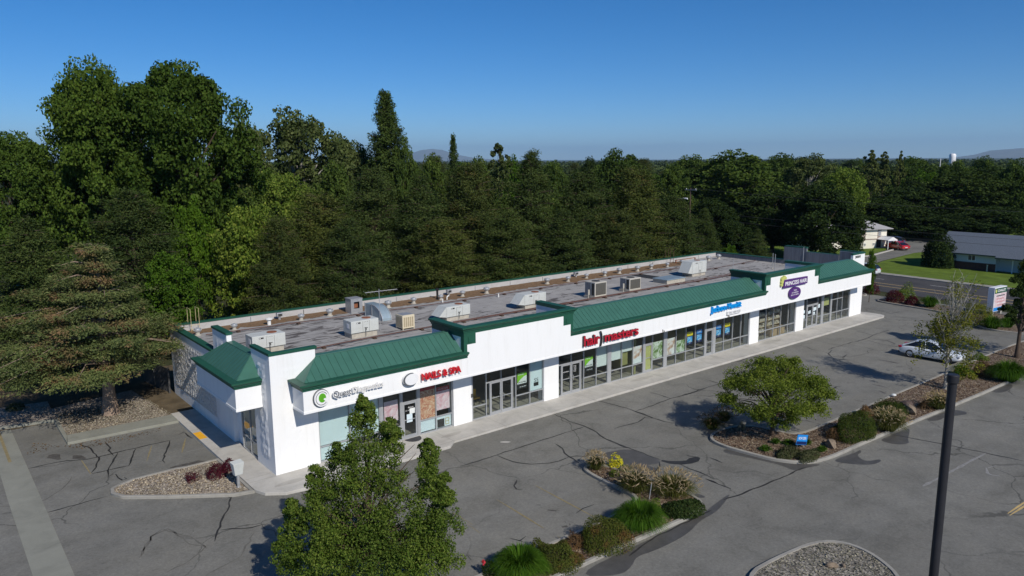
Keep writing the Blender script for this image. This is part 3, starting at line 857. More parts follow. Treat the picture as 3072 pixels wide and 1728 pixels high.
for x0, x1, z0, lb in ((23.6, 24.66, 1.36, 'pale roller blind half lowered beside the green leasing poster'), (25.08, 26.15, 1.56, 'pale roller blind half lowered right of the broad mullion'), (26.24, 27.38, 2.0, 'pale roller blind drawn up highest in the hair salon windows')):
    sheet('roller_blind', lb, 'blind', x0, x1, z0, 3.34, M['blind'], GY+.06)
sheet('window_board', 'brown board standing behind the window left of the massage posters', 'board', 26.4, 27.2, .9, 2.0, M['inwall_lime'], GY+.3)
p = sheet('poster', 'white spa poster of a face massage left of the olive door', 'poster', 27.48, 28.46, .90, 2.22, M['spa']); add_to(p, 'white_foot', 0, .98, 0, .38, M['posterwhite'])
sheet('roller_blind', 'pale olive blind covering the single spa door', 'blind', 28.83, 29.52, .2, 2.06, M['yellowblind'], GY+.02)
p = sheet('poster', 'spa poster with green leaves and white towels right of the olive door', 'poster', 29.72, 30.85, .90, 2.2, M['spagreen'])
sheet('poster', 'spa poster of raised arms beside the broad grey mullion', 'poster', 31.38, 32.36, .90, 2.2, M['spa'])
sheet('poster', 'shorter spa poster with green and cream fruit beside the tax office', 'poster', 32.5, 33.6, .90, 1.86, M['spagreen'])
for x, a, lb in ((33.92, M['posteryellow'], 'left of the tax office door, farther from it'), (35.14, M['posterblue'], 'left of the tax office door, next to it'), (37.76, M['posterblue'], 'right of the tax office door, next to it'), (39.0, M['posteryellow'], 'right of the tax office door, farther from it')):
    yl = a is M['posteryellow']
    p = sheet('lit_poster', ('yellow' if yl else 'light blue') + ' topped blue tax poster ' + lb, 'poster', x-.02, x+.70, 1.32, 2.34, M['posternavy'])
    add_to(p, 'title_plate', .0, .72, .70, 1.02, a); add_to(p, 'picture', .04, .68, .18, .62, M['taxad'])
    text('lettering', 'OPEN' if yl else 'TAXES', .1, .80, -.006, .5, .13, M['posternavy'] if yl else M['signwhite'], p, .001, .01)
    text('lettering', 'JH', .26, .06, -.006, .2, .08, M['signwhite'], p, .001)
t = thing('door_lettering', 'white salon name and opening hours on the glass double door', 'lettering', (20.2, GY-.014, 0))
text('lettering', 'hair)masters', .06, 1.56, 0, .62, .11, M['signwhite'], t, .001)
for i, s in enumerate(('M 9-8', 'T 9-8', 'W 9-8', 'T 9-8', 'F 9-8', 'S 9-6')): text('lettering', s, 1.12, 1.88-.08*i, 0, .24, .055, M['signwhite'], t, .001)
for i, (x, z, w_, h_) in enumerate(((52.28,1.35,.2,.26),(52.5,1.35,.22,.3),(53.2,1.5,.3,.36),(53.5,1.55,.24,.3),(53.2,1.1,.34,.3),(54.1,1.7,.3,.36),(51.4,1.0,.3,.34),(51.4,1.5,.26,.3))):
    sheet('door_notice', ('white paper notice on the wig shop glass, ' + ('lower left door leaf','second on the left door leaf','upper right door leaf','right edge of the door','lower right door leaf','beside the door','low by the pillar','higher by the pillar')[i]), 'notice', x, x+w_, z, z+h_, M['paper'], GY-.012, thick=.003, group='paper notices on the wig shop glass')
sheet('window_sheet', 'pale olive sheet hung high in the window right of the wig shop door', 'sheet', 55.2, 56.2, 1.75, 2.5, M['yellowblind'])
for i, (x, w_, h_, mt, lb) in enumerate(((46.3,1.05,.75,'cab','left light wood cabinet behind the low window of the wig shop'),(47.5,1.1,.75,'cab','right light wood cabinet behind the low window of the wig shop'),(43.9,.5,.5,'goods','pale box on the floor at the left end of the wig shop window'))):
    t = thing('cabinet' if mt == 'cab' else 'storage_box', lb, 'cabinet' if mt == 'cab' else 'box', (x, .32, .012))
    MB().box(0,0,0,w_,.4,h_).build('carcass', M[mt], t, bevel=.01)
    MB().box(.04,-.012,.05,w_/2-.01,-.001,h_-.05).box(w_/2+.01,-.012,.05,w_-.04,-.001,h_-.05).build('front', M[mt], t)
for x, lb in ((44.2, 'shop shelf of mixed goods behind the first two windows of the wig shop'), (46.3, 'shop shelf of mixed goods behind the middle windows of the wig shop')):
    t = thing('shop_shelf', lb, 'shelf', (x, .75, .012))
    m = MB(); g = MB(); rg = random.Random(int(x*10))
    for z in (.4, .9, 1.4, 1.9): m.box(0,0,z,2.2,.45,z+.03)
    m.box(0,0,0,.04,.45,2.2).box(2.16,0,0,2.2,.45,2.2)
    for z in (.43, .93, 1.43, 1.93):
        xx = .08
        while xx < 2.05:
            d = rg.uniform(.08,.24); g.box(xx,.03,z,xx+d*.9,.3,z+rg.uniform(.12,.36)); xx += d
    m.build('frame', M['cab'], t); g.build('goods', M['goods'], t)
t = thing('chair', 'yellow chair seen through the glass door of the vacant shop', 'chair', (14.35, 2.3, .012))
MB().box(0,0,.4,.5,.5,.48).build('seat', M['yellow'], t); MB().box(0,.45,.48,.5,.52,.95).build('backrest', M['yellow'], t)
for a, b in ((.02,.02),(.44,.02),(.02,.44),(.44,.44)): MB().box(a,b,0,a+.04,b+.04,.4).build('leg', M['black'], t)
t = thing('door_mat', 'dark half round mat outside the nail salon door', 'mat', (8.15, -.02, .0))
MB().prism([(.52*math.cos(a), -.62*math.sin(a)) for a in np.linspace(0, math.pi, 14)], .001, .018).build('rubber_mat', M['mat'], t)

# ------------------------------------------------------------------ signs on the fascia
FY = CY - .03
s = thing('sign', 'white and grey laboratory sign with round green logo over the first shop', 'sign', (0, FY, 0))
def disc(mb, cx, cz, rx, rz, y0, y1, a0=0, a1=2*math.pi, inner=None, n=28, ecc=(0,0)):
    ang = [a0+(a1-a0)*i/n for i in range(n+1)]
    if inner is None: return mb.prism_y([(cx+rx*math.cos(a), cz+rz*math.sin(a)) for a in ang[:-1]], y0, y1)
    for a, b in zip(ang, ang[1:]):
        o = [(cx+rx*math.cos(t), cz+rz*math.sin(t)) for t in (a,b)]; q = [(cx+ecc[0]+inner*math.cos(t), cz+ecc[1]+inner*rz/rx*math.sin(t)) for t in (b,a)]
        mb.prism_y(o+q, y0, y1)
    return mb
lg = disc(MB(), 2.02, 4.10, .44, .47, -.06, -.002).build('logo_back', M['signgrey'], s)
disc(MB(), 2.02, 4.10, .405, .435, -.12, -.062).build('logo_face', M['signwhite'], lg)
disc(MB(), 2.02, 4.10, .33, .36, -.126, -.1195, .5, 5.7, .30).build('logo_ring', M['signgrey'], lg)
disc(MB(), 2.05, 4.12, .20, .24, -.13, -.1205).build('logo_centre', M['logogreen'], lg)
MB().prism_y([(2.1,4.05),(2.3,3.80),(2.38,3.86),(2.2,4.1)], -.134, -.1305).build('logo_tail', M['signwhite'], lg)
for nm, b, y, mt, e in (('letter_face', .05, -.15, 'signwhite', .02),):
    text(nm, 'Quest', 2.60, 3.92, y, 1.06, .44, M[mt], s, e, b)
    text(nm, 'Diagnostics', 3.72, 3.92, y, 1.84, .44, M[mt], s, e, b*.8)
text('lettering', 'Quest', 2.64, 3.95, -.172, 1.0, .39, M['signgrey'], s, .003, .01)
text('lettering', 'Diagnostics', 3.77, 3.95, -.172, 1.74, .39, M['cond'], s, .003, -.012)
s = thing('sign', 'red nail salon sign with a grey crescent disc', 'sign', (0, FY, 0))
disc(MB(), 7.27, 4.08, .49, .36, -.16, -.002).build('disc', M['signwhite'], s)
disc(MB(), 7.27, 4.08, .50, .37, -.178, -.161, 1.3, 5.3, .44, ecc=(.05, .0)).build('crescent', M['signgrey'], s)
text('letter_back', 'NAILS & SPA', 7.98, 3.86, -.13, 2.66, .40, M['signred'], s, .05, .02)
text('lettering', 'NAILS & SPA', 7.98, 3.86, -.19, 2.66, .40, M['signred'], s, .01, .02)
s = thing('sign', 'wine red hair salon sign with black bracket stroke', 'sign', (0, FY, 0))
MB().box(20.63, -.03, 3.68, 22.1, -.002, 3.76).box(22.6, -.03, 3.68, 26.05, -.002, 3.76).build('raceway', M['greypar'], s)
for nm, y, mt, e, b in (('letter_back', -.09, 'signdark', .06, .03), ('lettering', -.165, 'signwine', .014, .022)):
    text(nm, 'hair', 20.64, 3.70, y, 1.52, .72, M[mt], s, e, b)
    text(nm, 'masters', 22.62, 3.70, y, 3.44, .58, M[mt], s, e, b)
text('bracket_stroke', ')', 22.22, 3.46, -.1, .2, 1.06, M['black'], s, .05, .03)
s = thing('sign', 'bright blue tax office sign with small white plate below', 'sign', (0, FY, 0))
text('letter_back', 'Jackson Hewitt', 34.62, 3.96, -.07, 4.0, .60, M['signblue'], s, .066, .03)
text('lettering', 'Jackson Hewitt', 34.62, 3.96, -.15, 4.0, .60, M['signblue'], s, .014, .035)
pt = MB().box(36.82, -.10, 3.62, 38.66, -.002, 3.90).build('plate', M['signwhite'], s)
MB().box(36.80, -.06, 3.59, 38.4, -.003, 3.62).build('plate_painted_shadow', M['signgrey'], s)  # dark strip along the plate's lower edge, painted in as its shadow
text('lettering', 'TAX SERVICE', 36.94, 3.68, -.102, 1.62, .16, M['signgrey'], s, .002, .008)
s = thing('sign', 'purple wig shop sign with yellow curl and round purple disc below', 'sign', (0, FY, 0))
MB().prism_y([(44.80,4.90),(48.72,4.93),(48.72,5.56),(44.80,5.60)], -.16, -.002).build('banner', M['signpurple'], s)
text('lettering', 'PRINCESS HAIR', 45.05, 5.06, -.162, 3.55, .36, M['signwhite'], s, .006, .02)
rg = random.Random(5); cu = MB()
for cx, cz, r in ((44.72,5.7,.24),(44.95,5.82,.18),(44.62,5.45,.17),(44.58,5.2,.14),(45.15,5.75,.12)):
    disc(cu, cx, cz, r, r*.9, -.14-rg.uniform(0,.02), -.003)
cu.build('curl', M['signlime'], s)
dk = disc(MB(), 46.78, 4.27, .95, .53, -.14, -.002).build('disc', M['signpurple'], s)
for i, (tx, wd) in enumerate((('WIGS', .5), ('EXTENSIONS', 1.05), ('BEAUTY SUPPLY', 1.3))): text('lettering', tx, 46.78-wd/2, 4.46-.2*i, -.142, wd, .11, M['signwhite'], dk, .004, .006)
s = thing('street_number', 'black address numerals high on the far white tower', 'numerals', (0, 0, 0))
text('lettering', '300', 60.56, 5.97, -.02, .90, .25, M['posterblack'], s, .012, .02); text('lettering', '1', 61.55, 5.97, -.02, .10, .25, M['posterblack'], s, .012, .02)

# ------------------------------------------------------------------ things on the roof
def hvac(x, y, w, d, z0, z1, hood, label):
    t = thing('rooftop_unit', label, 'air conditioner', (x, y, DECK), group='packaged air conditioners on the flat roof')
    MB().box(.05, .04, .002, w-.12, d-.04, z0).build('curb', M['curbw'], t)
    b = MB().box(0, 0, z0+.001, w, d, z1).build('casing', M['hvac'], t, bevel=.02)
    g = MB()
    for a in (.42, .66): g.box(w*a-.006, -.006, z0+.06, w*a+.006, -.001, z1-.06)
    g.box(.02, -.005, z0+.02, w-.02, -.001, z0+.05)
    g.build('panel_gap', M['hvac_dark'], b)
    MB().box(w*.2, -.008, z1-.2, w*.34, -.001, z1-.11).build('name_plate', M['hvac_dark'], b)
    MB().box(w*.215, -.011, z1-.18, w*.25, -.0085, z1-.13).build('plate_mark', M['signwhite'], b)
    k = MB()
    for q in (.47, .53, .59): k.box(w*q-.012, -.01, z1-.15, w*q+.012, -.001, z1-.1)
    k.box(w*.48, -.015, z0+.3, w*.6, -.001, z0+.33); k.box(w*.53, -.012, z0+.15, w*.55, -.001, z0+.3)
    k.build('fitting', M['hvac_dark'], b)
    MB().lathe([(.30, 0), (.31, .03), (.27, .035), (.1, .04)], (w*.70, d*.52, z1+.001), 20).build('fan_guard', M['rust'], b)
    MB().tube([(w*.5, -.10, .1), (w*.5, -.10, z0+.3), (w*.5, .0, z0+.34)], .016, 6).build('gas_pipe', M['hvac_dark'], t)
    if hood:
        h = MB(); A = z1-.02; B = z0+.05
        h.add([(0,.03,A),(0,d-.03,A),(0,.03,B),(0,d-.03,B),(-.55,.03,A-.42),(-.55,d-.03,A-.42),(-.55,.03,B+.06),(-.55,d-.03,B+.06)],
              [(0,1,5,4),(4,5,7,6),(0,4,6,2),(1,3,7,5),(2,6,7,3)])
        h = MB(); h.add([(-.001,.03,A),(-.001,d-.03,A),(-.62,.03,B+.10),(-.62,d-.03,B+.10),(-.001,.03,B),(-.001,d-.03,B)],
              [(0,1,3,2),(2,3,5,4),(0,2,4),(1,5,3)])
        h.build('intake_hood', M['hvac'], t)
    else:
        MB().box(-.012, d*.25, z1-.5, -.001, d*.55, z1-.2).build('intake_cover', M['signwhite'], t)
    return t
hvac(2.05, 8.0, 2.08, 1.15, .36, 1.18, False, 'pale grey rooftop air conditioner nearest the corner tower')
hvac(8.62, 8.03, 2.05, 1.12, .32, 1.17, False, 'pale grey rooftop air conditioner with its antenna mast at the right corner')
hvac(16.46, 8.42, 2.15, 1.12, .26, 1.06, True, 'pale grey hooded rooftop air conditioner just behind the first stepped false front')
hvac(23.76, 8.2, 2.25, 1.12, .26, 1.13, True, 'pale grey hooded rooftop air conditioner behind the hair salon roof, left of the two condensers')
hvac(46.9, 9.65, 2.3, 1.3, .26, 1.48, True, 'tall pale hooded rooftop air conditioner farthest from the corner tower')

t = thing('evaporative_cooler', 'beige louvred cooler cube on the roof between two grey units', 'cooler', (12.56, 8.08, DECK))
MB().box(0,0,.10,.98,.95,1.02).build('casing', M['beige'], t, bevel=.02)
lv = MB()
for i in range(5):
    a = .1+i*.165; lv.box(a, -.006, .2, a+.11, -.001, .88); 
for i in range(5):
    a = .1+i*.16; lv.box(-.006, a, .2, -.001, a+.105, .88)
lv.build('louvre', M['beige_dark'], t)
MB().box(.08,.08,1.021,.9,.87,1.045).build('lid', M['galv'], t)
for a, b in ((.02,.02),(.90,.02),(.02,.87),(.90,.87)): MB().box(a,b,.001,a+.06,b+.06,.10).build('leg', M['beige'], t)
def condenser(x, y, w, d, h, label):
    t = thing('condenser_unit', label, 'condenser', (x, y, DECK), group='condenser units on the flat roof')
    MB().box(-.06,-.05,.001,w+.06,d+.06,.16).build('curb', M['curbw'], t)
    b = MB().box(0,0,.161,w,d,h).build('casing', M['cond'], t, bevel=.02)
    MB().box(.09,-.008,.27,w-.09,-.001,h-.10).build('coil', M['coil'], b)
    MB().box(-.008,.08,.27,-.001,d*.32,h-.10).build('coil', M['hvac_dark'], b)
    MB().box(-.010,d*.42,.25,-.001,d-.06,h-.08).build('service_panel', M['greypar'], b)
    MB().lathe([(.36,0),(.37,.03),(.33,.04)], (w*.5,d*.5,h+.001), 22).build('fan_guard', M['hvac_dark'], b)
    MB().box(-.32,.45,.3,-.18,.55,.75).tube([(-.25,.5,.0),(-.25,.5,.3)],.03,6).build('disconnect_box', M['cond'], t)
    return t
condenser(31.1, 7.7, 1.42, 1.2, 1.38, 'grey condenser with dark coil face on the roof, left of the pair')
condenser(35.66, 7.9, 1.5, 1.15, 1.2, 'grey condenser with dark coil face on the roof, right of the pair')
t = thing('exhaust_hood', 'tall grey square exhaust cowl with an open side near the rear parapet', 'cowl', (12.45, 15.5, DECK))
eh = MB(); eh.box(0,0,.0,.06,.95,1.1).box(.06,.89,.0,.98,.95,1.1).box(.92,0,0,.98,.89,1.1).box(.06,0,0,.92,.06,.38).box(.06,0,.9,.92,.06,1.1).box(.06,0,.38,.26,.06,.9).box(.72,0,.38,.92,.06,.9)
eh.build('casing', M['galv'], t); MB().box(-.02,-.02,1.101,1.0,.97,1.16).build('lid', M['galv'], t)
MB().box(.28,.25,.4,.7,.7,.75).build('motor', M['rust'], t)
t = thing('duct_elbow', 'bluish sheet metal duct elbow curving down to the roof', 'duct', (12.95, 11.6, DECK))
cv = MB(); n = 10
prof = [(math.cos(a), math.sin(a)) for a in np.linspace(0, math.pi/2, n)]
a = [(0, 2.7-1.0-1.65*c+.05, .05+1.05*s_) for c, s_ in prof]
cv.add([(0,2.6,0)] + [(0, 1.5-1.5*c, 1.0*s_) for c, s_ in prof] + [(0,2.6,1.0)] + [(.75,2.6,0)] + [(.75, 1.5-1.5*c, 1.0*s_) for c, s_ in prof] + [(.75,2.6,1.0)],
       [tuple(range(n+2))[::-1], tuple(range(n+2,2*n+4))] + [(i,i+1,n+3+i,n+2+i) for i in range(n+1)])
cv.build('casing', M['bluesheet'], t)
cu = MB()
for x in (-.03, .73):
    for (c0,s0),(c1,s1) in zip(prof, prof[1:]):
        cu.add([(x,1.5-1.5*c0,1.0*s0),(x+.05,1.5-1.5*c0,1.0*s0),(x+.05,1.5-1.5*c1,1.0*s1),(x,1.5-1.5*c1,1.0*s1),
                (x,1.5-1.56*c0,1.05*s0),(x+.05,1.5-1.56*c0,1.05*s0),(x+.05,1.5-1.56*c1,1.05*s1),(x,1.5-1.56*c1,1.05*s1)],[(4,5,6,7),(0,4,7,3),(1,2,6,5)])
cu.box(-.03,1.5,.0,-.002,1.58,1.05).box(-.03,2.55,0,-.002,2.62,1.05)
cu.build('flange', M['galv'], t)
t = thing('skylight_curb', 'low flat grey metal hatch on the roof beside the far air conditioner', 'roof hatch', (41.5, 8.45, DECK))
MB().box(0,0,.001,2.7,1.7,.34).build('curb', M['curbw'], t); MB().box(-.05,-.05,.341,2.75,1.75,.42).build('lid', M['bluesheet'], t, bevel=.02)
MB().box(42.9, 10.6, DECK+.004, 44.6, 14.3, DECK+.012).build('roof_patch', M['hvac_dark'], bld)

# turbine vents: one master, copied
vt = thing('turbine_vent', '', 'roof vent', group='turbine vents along the rear of the roof')
MB().lathe([(.24,.001),(.24,.03),(.16,.06),(.15,.24)], (0,0,0), 14).build('collar', M['curbw'], vt, smooth=True)
tv = MB().lathe([(.16,.24),(.24,.30),(.27,.40),(.24,.50),(.12,.56),(.02,.57)], (0,0,0), 14).build('turbine', M['galv'], vt, smooth=True)
vn = MB()
for i in range(14):
    a = 2*math.pi*i/14; vn.tube([(.165*math.cos(a),.165*math.sin(a),.25),(.285*math.cos(a+.1),.285*math.sin(a+.1),.40),(.13*math.cos(a+.2),.13*math.sin(a+.2),.56)],.012,4)
vn.build('vane', M['hvac'], tv)
VX = [1.2, 3.67, 8.57, 10.9, 15.89, 18.36, 20.94, 23.32, 25.78, 33.18, 35.69, 38.43, 40.8, 43.2, 45.75, 48.2, 50.66, 53.41, 58.09, 60.22]
VL = ['below the yellow ladder rails', 'just behind the corner pier', 'between the white square cap and the exhaust cowl', 'left of the exhaust cowl', 'just right of the duct elbow',
      'between the duct elbow and the tall black pipe', 'beside the tall black pipe', 'right of the tall black pipe, next in line', 'second in line right of the tall black pipe', 'left of the left condenser, hidden foot',
      'behind the left condenser', 'between the two condensers', 'behind the right condenser', 'right of the right condenser', 'left of the dark roof patch end',
      'right of the dark roof patch', 'left of the rusty ladder rails', 'at the rusty ladder rails', 'right of the tall far air conditioner', 'nearest the far roof corner']
for i, x in enumerate(VX):
    o = vt if i == 0 else copy_tree(vt)
    place(o, (x, 15.93 + .12*math.sin(i*3), DECK), i*.7, 'silver turbine roof vent ' + VL[i], .95+.12*math.sin(i*5))
def pipecap(x, y, h, r, mat, label, cap=True, name='vent_pipe'):
    t = thing(name, label, 'vent pipe', (x, y, DECK))
    MB().tube([(0,0,.001),(0,0,h)], r, 10).build('pipe', M[mat], t)
    if cap: MB().lathe([(r*1.1,h-.02),(r*2.0,h+.02),(r*2.0,h+.1),(.01,h+.16)], (0,0,0), 12).build('cap', M[mat], t)
    return t
pipecap(21.1, 16.6, .75, .09, 'black', 'tall black vent pipe near the rear parapet')
pipecap(6.16, 15.94, .38, .13, 'pipew', 'white capped square vent on the roof near the corner')
pipecap(20.45, 14.84, .32, .05, 'pipew', 'short white plastic pipe in front of the black vent pipe', False)
pipecap(25.45, 13.7, .30, .055, 'pipew', 'short white plastic pipe standing alone mid roof', False)
t = thing('gooseneck_vent', 'bent white plastic pipe beside the turbine vents', 'vent pipe', (21.4, 15.6, DECK)); MB().tube([(0,0,0),(0,0,.22),(.06,0,.30),(.2,0,.32)], .05, 8).build('pipe', M['pipew'], t)
for x, y, lb in ((7.44, 17.2, 'grey box vent against the rear parapet above the litter, near the corner'), (22.7, 17.2, 'grey box vent against the rear parapet right of the black pipe'), (38.2, 17.3, 'grey box vent against the rear parapet behind the right condenser')):
    t = thing('box_vent', lb, 'roof vent', (x, y, DECK)); MB().tube([(0,0,0),(0,0,.25)], .1, 8).build('stub', M['galv'], t); MB().box(-.22,-.16,.25,.22,.16,.52).build('hood', M['galv'], t, bevel=.03); MB().box(-.15,-.165,.29,.15,-.161,.46).build('opening', M['hvac_dark'], t)
def pipe_run(name, label, pts, r, mat):
    t = thing(name, label, 'pipe')
    MB().tube([(x,y,DECK+.13) for x,y in pts], r, 6).build('pipe', M[mat], t)
    for (a,b),(c,d) in zip(pts, pts[1:]):
        n = max(1, int(abs(c-a)/3.4))
        for i in range(n):
            f = (i+.5)/n; MB().box(a+(c-a)*f-.11, b+(d-b)*f-.16, DECK+.002, a+(c-a)*f+.11, b+(d-b)*f+.16, DECK+.09).build('block', M['wood'], t)
pipe_run('gas_pipe', 'long brown gas pipe on blocks along the front of the roof', [(4.3,6.8),(8,7.15),(15.5,7.4),(26,7.3),(38,7.5),(47,7.3),(53.5,7.7)], .045, 'pipe')
pipe_run('gas_pipe', 'thinner brown pipe running beside the long gas pipe', [(16.5,7.62),(28,7.58),(40,7.75),(53.4,7.95)], .03, 'pipe')
pipe_run('gas_pipe', 'brown pipe on blocks along the rear of the roof', [(1.5,15.2),(10,14.6),(20,14.1),(33,14.3),(42,14.1),(51,13.9)], .035, 'pipe')
pipe_run('gas_pipe', 'brown pipe across the far end of the roof', [(50.5,11.2),(56,11.5),(61.5,11.9)], .03, 'pipe')
def ladder_rails(x, label, mat):
    t = thing('ladder_rails', label, 'ladder', (x, 17.3, DECK))
    for dx in (0, .55):
        MB().tube([(dx,0,.0),(dx,0,1.6),(dx,.75,1.6),(dx,.75,.55)], .018, 6).build('rail', M[mat], t)
    m = MB()
    for z in (.15,.45): m.tube([(0,0,z),(.55,0,z)],.02,6)
    m.build('rung', M[mat], t)
ladder_rails(1.2, 'yellowed ladder hand rails at the left rear roof corner', 'ladder'); ladder_rails(53.0, 'rust brown ladder hand rails at the far rear parapet', 'pipe')
ct = MB().box(53.6,17.0,DECK+.3,57.2,17.15,DECK+.36).box(53.6,17.0,DECK+.0,53.7,17.1,DECK+.3).box(57.1,17.0,DECK,57.2,17.1,DECK+.3)
tt = thing('cable_tray', 'low rusty pipe rack beside the far ladder rails', 'pipe rack'); ct.build('rack', M['rust'], tt)
an = thing('antenna', 'thin rooftop television antenna on a tall mast', 'antenna', (11.3, 8.96, DECK))
MB().tube([(0,0,0),(0,0,2.95)], .022, 6).build('mast', M['galv'], an)
am = MB().tube([(-.9,.3,2.75),(1.2,-.35,2.85)], .016, 5)
for i in range(9):
    f = i/8; x = -.9+2.1*f; l = .55-.35*f; am.tube([(x-l*.3,.3-.65*f-l,2.75+.1*f),(x+l*.3,.3-.65*f+l,2.75+.1*f)], .01, 4)
am.build('aerial', M['galv'], an)
for i, x in enumerate((41.0, 46.0, 49.5, 53.0, 57.0)):
    y = (-.9, -.9, -.9, -.9, -.9)[i]
POLES = [(55.8,6.0,1.9,'second from the right behind the wig shop front'), (53.6,9.5,1.35,'left of the middle behind the wig shop front'), (58.0,7.6,1.65,'in the middle near the grey end wall'), (60.6,5.6,2.3,'tallest, nearest the far tower')]
for x, y, h, lb in POLES:
    t = thing('guy_pole', 'thin pale roof pole, ' + lb, 'pole', (x, y, DECK), group='thin poles at the far roof end')
    MB().tube([(0,0,0),(0,0,h)], .03, 6).build('pole', M['galv'], t); MB().lathe([(.10,0),(.05,.08)], (0,0,.001), 8).build('foot', M['curbw'], t)
lt = np.random.default_rng(3); lm = MB()
xs = np.linspace(1.0, 56, 150); lo = 16.6 - .9*np.clip(np.interp(xs,[1,6,10,16,24,30,36,44,54,56],[.1,.7,.5,.9,1.5,1.2,1.6,1.3,1.0,.2]),0,2) + lt.normal(0,.12,150); hi = 17.75 + lt.normal(0,.06,150)
for i in range(149):
    lm.quad((xs[i],lo[i],DECK+.006),(xs[i+1],lo[i+1],DECK+.006),(xs[i+1],hi[i+1],DECK+.012),(xs[i],hi[i],DECK+.012))
struct(lm.build('needle_litter', M['litter']), 'stuff')

# ------------------------------------------------------------------ ground, road, pavement
def smooth_poly(p, it=2):
    for _ in range(it):
        q = []
        for i in range(len(p)):
            a, b = p[i], p[(i+1)%len(p)]
            q += [(a[0]*.75+b[0]*.25, a[1]*.75+b[1]*.25), (a[0]*.25+b[0]*.75, a[1]*.25+b[1]*.75)]
        p = q
    return p
def plane(name, poly, z, mat, kind='structure'):
    m = MB(); m.add([(x,y,z) for x,y in poly], [tuple(range(len(poly)))])
    return struct(m.build(name, mat), kind)
plane('ground', [(-39000,-1400),(39000,-1400),(39000,39000),(-39000,39000)], GZ-.03, M['soil'])
plane('parking_lot', [(-120,-120),(77,-120),(75,17.4),(0,17.9),(-40,17.9),(-120,17.9)], GZ, M['asphalt'])
plane('road', [(73.0,-260),(84,-260),(96.5,120),(80.5,120)], GZ+.004, M['road'])
plane('dirt_verge', [(-60,17.3),(-7.2,17.3),(-7.2,12.4),(-1.2,12.4),(-1.2,18.0),(74,18.0),(74,22.5),(-60,30)], GZ+.005, M['dirt'])
plane('lawn', [(91.5,-60),(140,-60),(140,15.3),(119.5,18.6),(106,17.4),(93.5,15.0)], GZ+.006, M['grass'])
plane('lawn', [(96,24.5),(110,22.2),(120,23.4),(123,24.5),(126,30),(126,42),(96,42)], GZ+.006, M['grass'])
plane('driveway', [(92,15.0),(106,17.6),(120,18.6),(140,16.0),(160,22),(160,30),(128,27),(122.5,22.4),(110,21.4),(93,23.6)], GZ+.010, M['asphalt'])
plane('lawn', [(136,8),(200,0),(200,60),(150,60),(140,30)], GZ+.003, M['grass'])
# road edge and markings; the road leans a touch so markings follow it
def rx(y, off): return 83.05 + off + .062*(y-2)
def stripe(name, off, y0, y1, w, mat, z=GZ+.009):
    return plane(name, [(rx(y0,off)-w/2,y0),(rx(y0,off)+w/2,y0),(rx(y1,off)+w/2,y1),(rx(y1,off)-w/2,y1)], z, mat)
stripe('road_marking', .95, -120, 60, .2, M['roadyellow']); stripe('road_marking', -1.0, -120, 60, .2, M['roadyellow'])
for y in range(-100, 60, 9):
    stripe('road_marking', 4.3, y+1, y+4, .12, M['roadwhite']); stripe('road_marking', -4.6, y+2, y+5, .12, M['roadwhite'])
kb = MB(); kb.prism([(rx(-90,7.9),-90),(rx(-90,9.3),-90),(rx(60,9.3),60),(rx(60,7.9),60)], GZ, -.01); struct(kb.build('pavement', M['kerb']))
kb = MB(); kb.prism([(107.5,22.0),(110.5,21.4),(121.5,22.6),(121.5,22.95),(110.5,21.8),(107.5,22.5)], GZ, 0.0); struct(kb.build('kerb', M['concrete']))

sw = MB()
SWP = [(-1.47,13.72),(-1.47,-.9),(-1.2,-1.6),(-.4,-2.2),(1.0,-2.42),(5.2,-2.46),(9.2,-2.44),(9.8,-1.93),(30,-2.02),(50,-2.2),(63.0,-2.22),(63.7,-1.95),(63.9,-1.4),(63.8,-.3),(63.4,1.2),(63.0,3.0),(62.7,3.0),(62.7,-.0),(61,.12),(2.4,.24),(.2,.24),(.2,13.72)]
sw.prism(SWP, GZ-.02, 0)
struct(sw.build('pavement', M['concrete'], bevel=.02))
jt = MB()
for x in (1.9, 5.1, 9.75, 13.6, 17.4, 21.3, 25.1, 29, 32.9, 36.8, 40.7, 44.6, 48.5, 52.4, 56.3, 60.2): jt.box(x-.012, -2.1, .0005, x+.012, 0, .003)
for y in (.5, 3.6, 6.9, 9.6, 12.2): jt.box(-1.45, y-.012, .0005, 0, y+.012, .003)
jt.box(-1.45,-.02,.0005,0,.004,.003); jt.box(1.9, -1.96, .0006, 62.9, -1.935, .0028)
struct(jt.build('pavement_joint', M['kerb']))
struct(MB().box(-1.46,7.8,.0006,-1.02,9.1,.004).build('kerb_paint', M['yellow']))
M['stainc'] = concrete('stained_concrete', (.38, .362, .325), .2)
for q_ in ([(9.2,-1.1),(10.2,-.8),(11.2,-.95),(10.4,-1.35)], [(42.6,-.5),(45.0,-.35),(46.6,-.9),(44,-1.2)], [(26,-.6),(28,-.5),(29,-.9),(27,-1.1)], [(-.9,-1.3),(.6,-1.5),(1.2,-1.2),(.2,-.9)], [(.8,-1.6),(1.6,-1.7),(1.5,-1.3)]): plane('pavement_stain', smooth_poly(q_, 3), .0045, M['stainc'])
gt = MB(); gt.prism([(-9.75,17.5),(-9.72,6.0),(-9.72,-25),(-11.0,-25),(-11.0,6),(-10.95,12),(-10.7,17.5)], GZ-.02, GZ+.012); struct(gt.build('concrete_gutter', M['gutter']))
plane('parking_line', [(-10.45,17.2),(-10.3,17.2),(-10.3,11.4),(-10.45,11.4)], GZ+.016, M['fadedyellow'])
struct(MB().prism([(-7.5,12.27),(-1.47,12.0),(-1.47,13.5),(-7.3,13.7)], GZ-.02, 0).build('kerb', M['gutter'], bevel=.02))
struct(MB().prism([(-7.52,12.27),(-7.30,13.7),(-7.25,17.4),(-7.5,17.4)], GZ-.02, -.002).build('kerb', M['gutter'], bevel=.02))
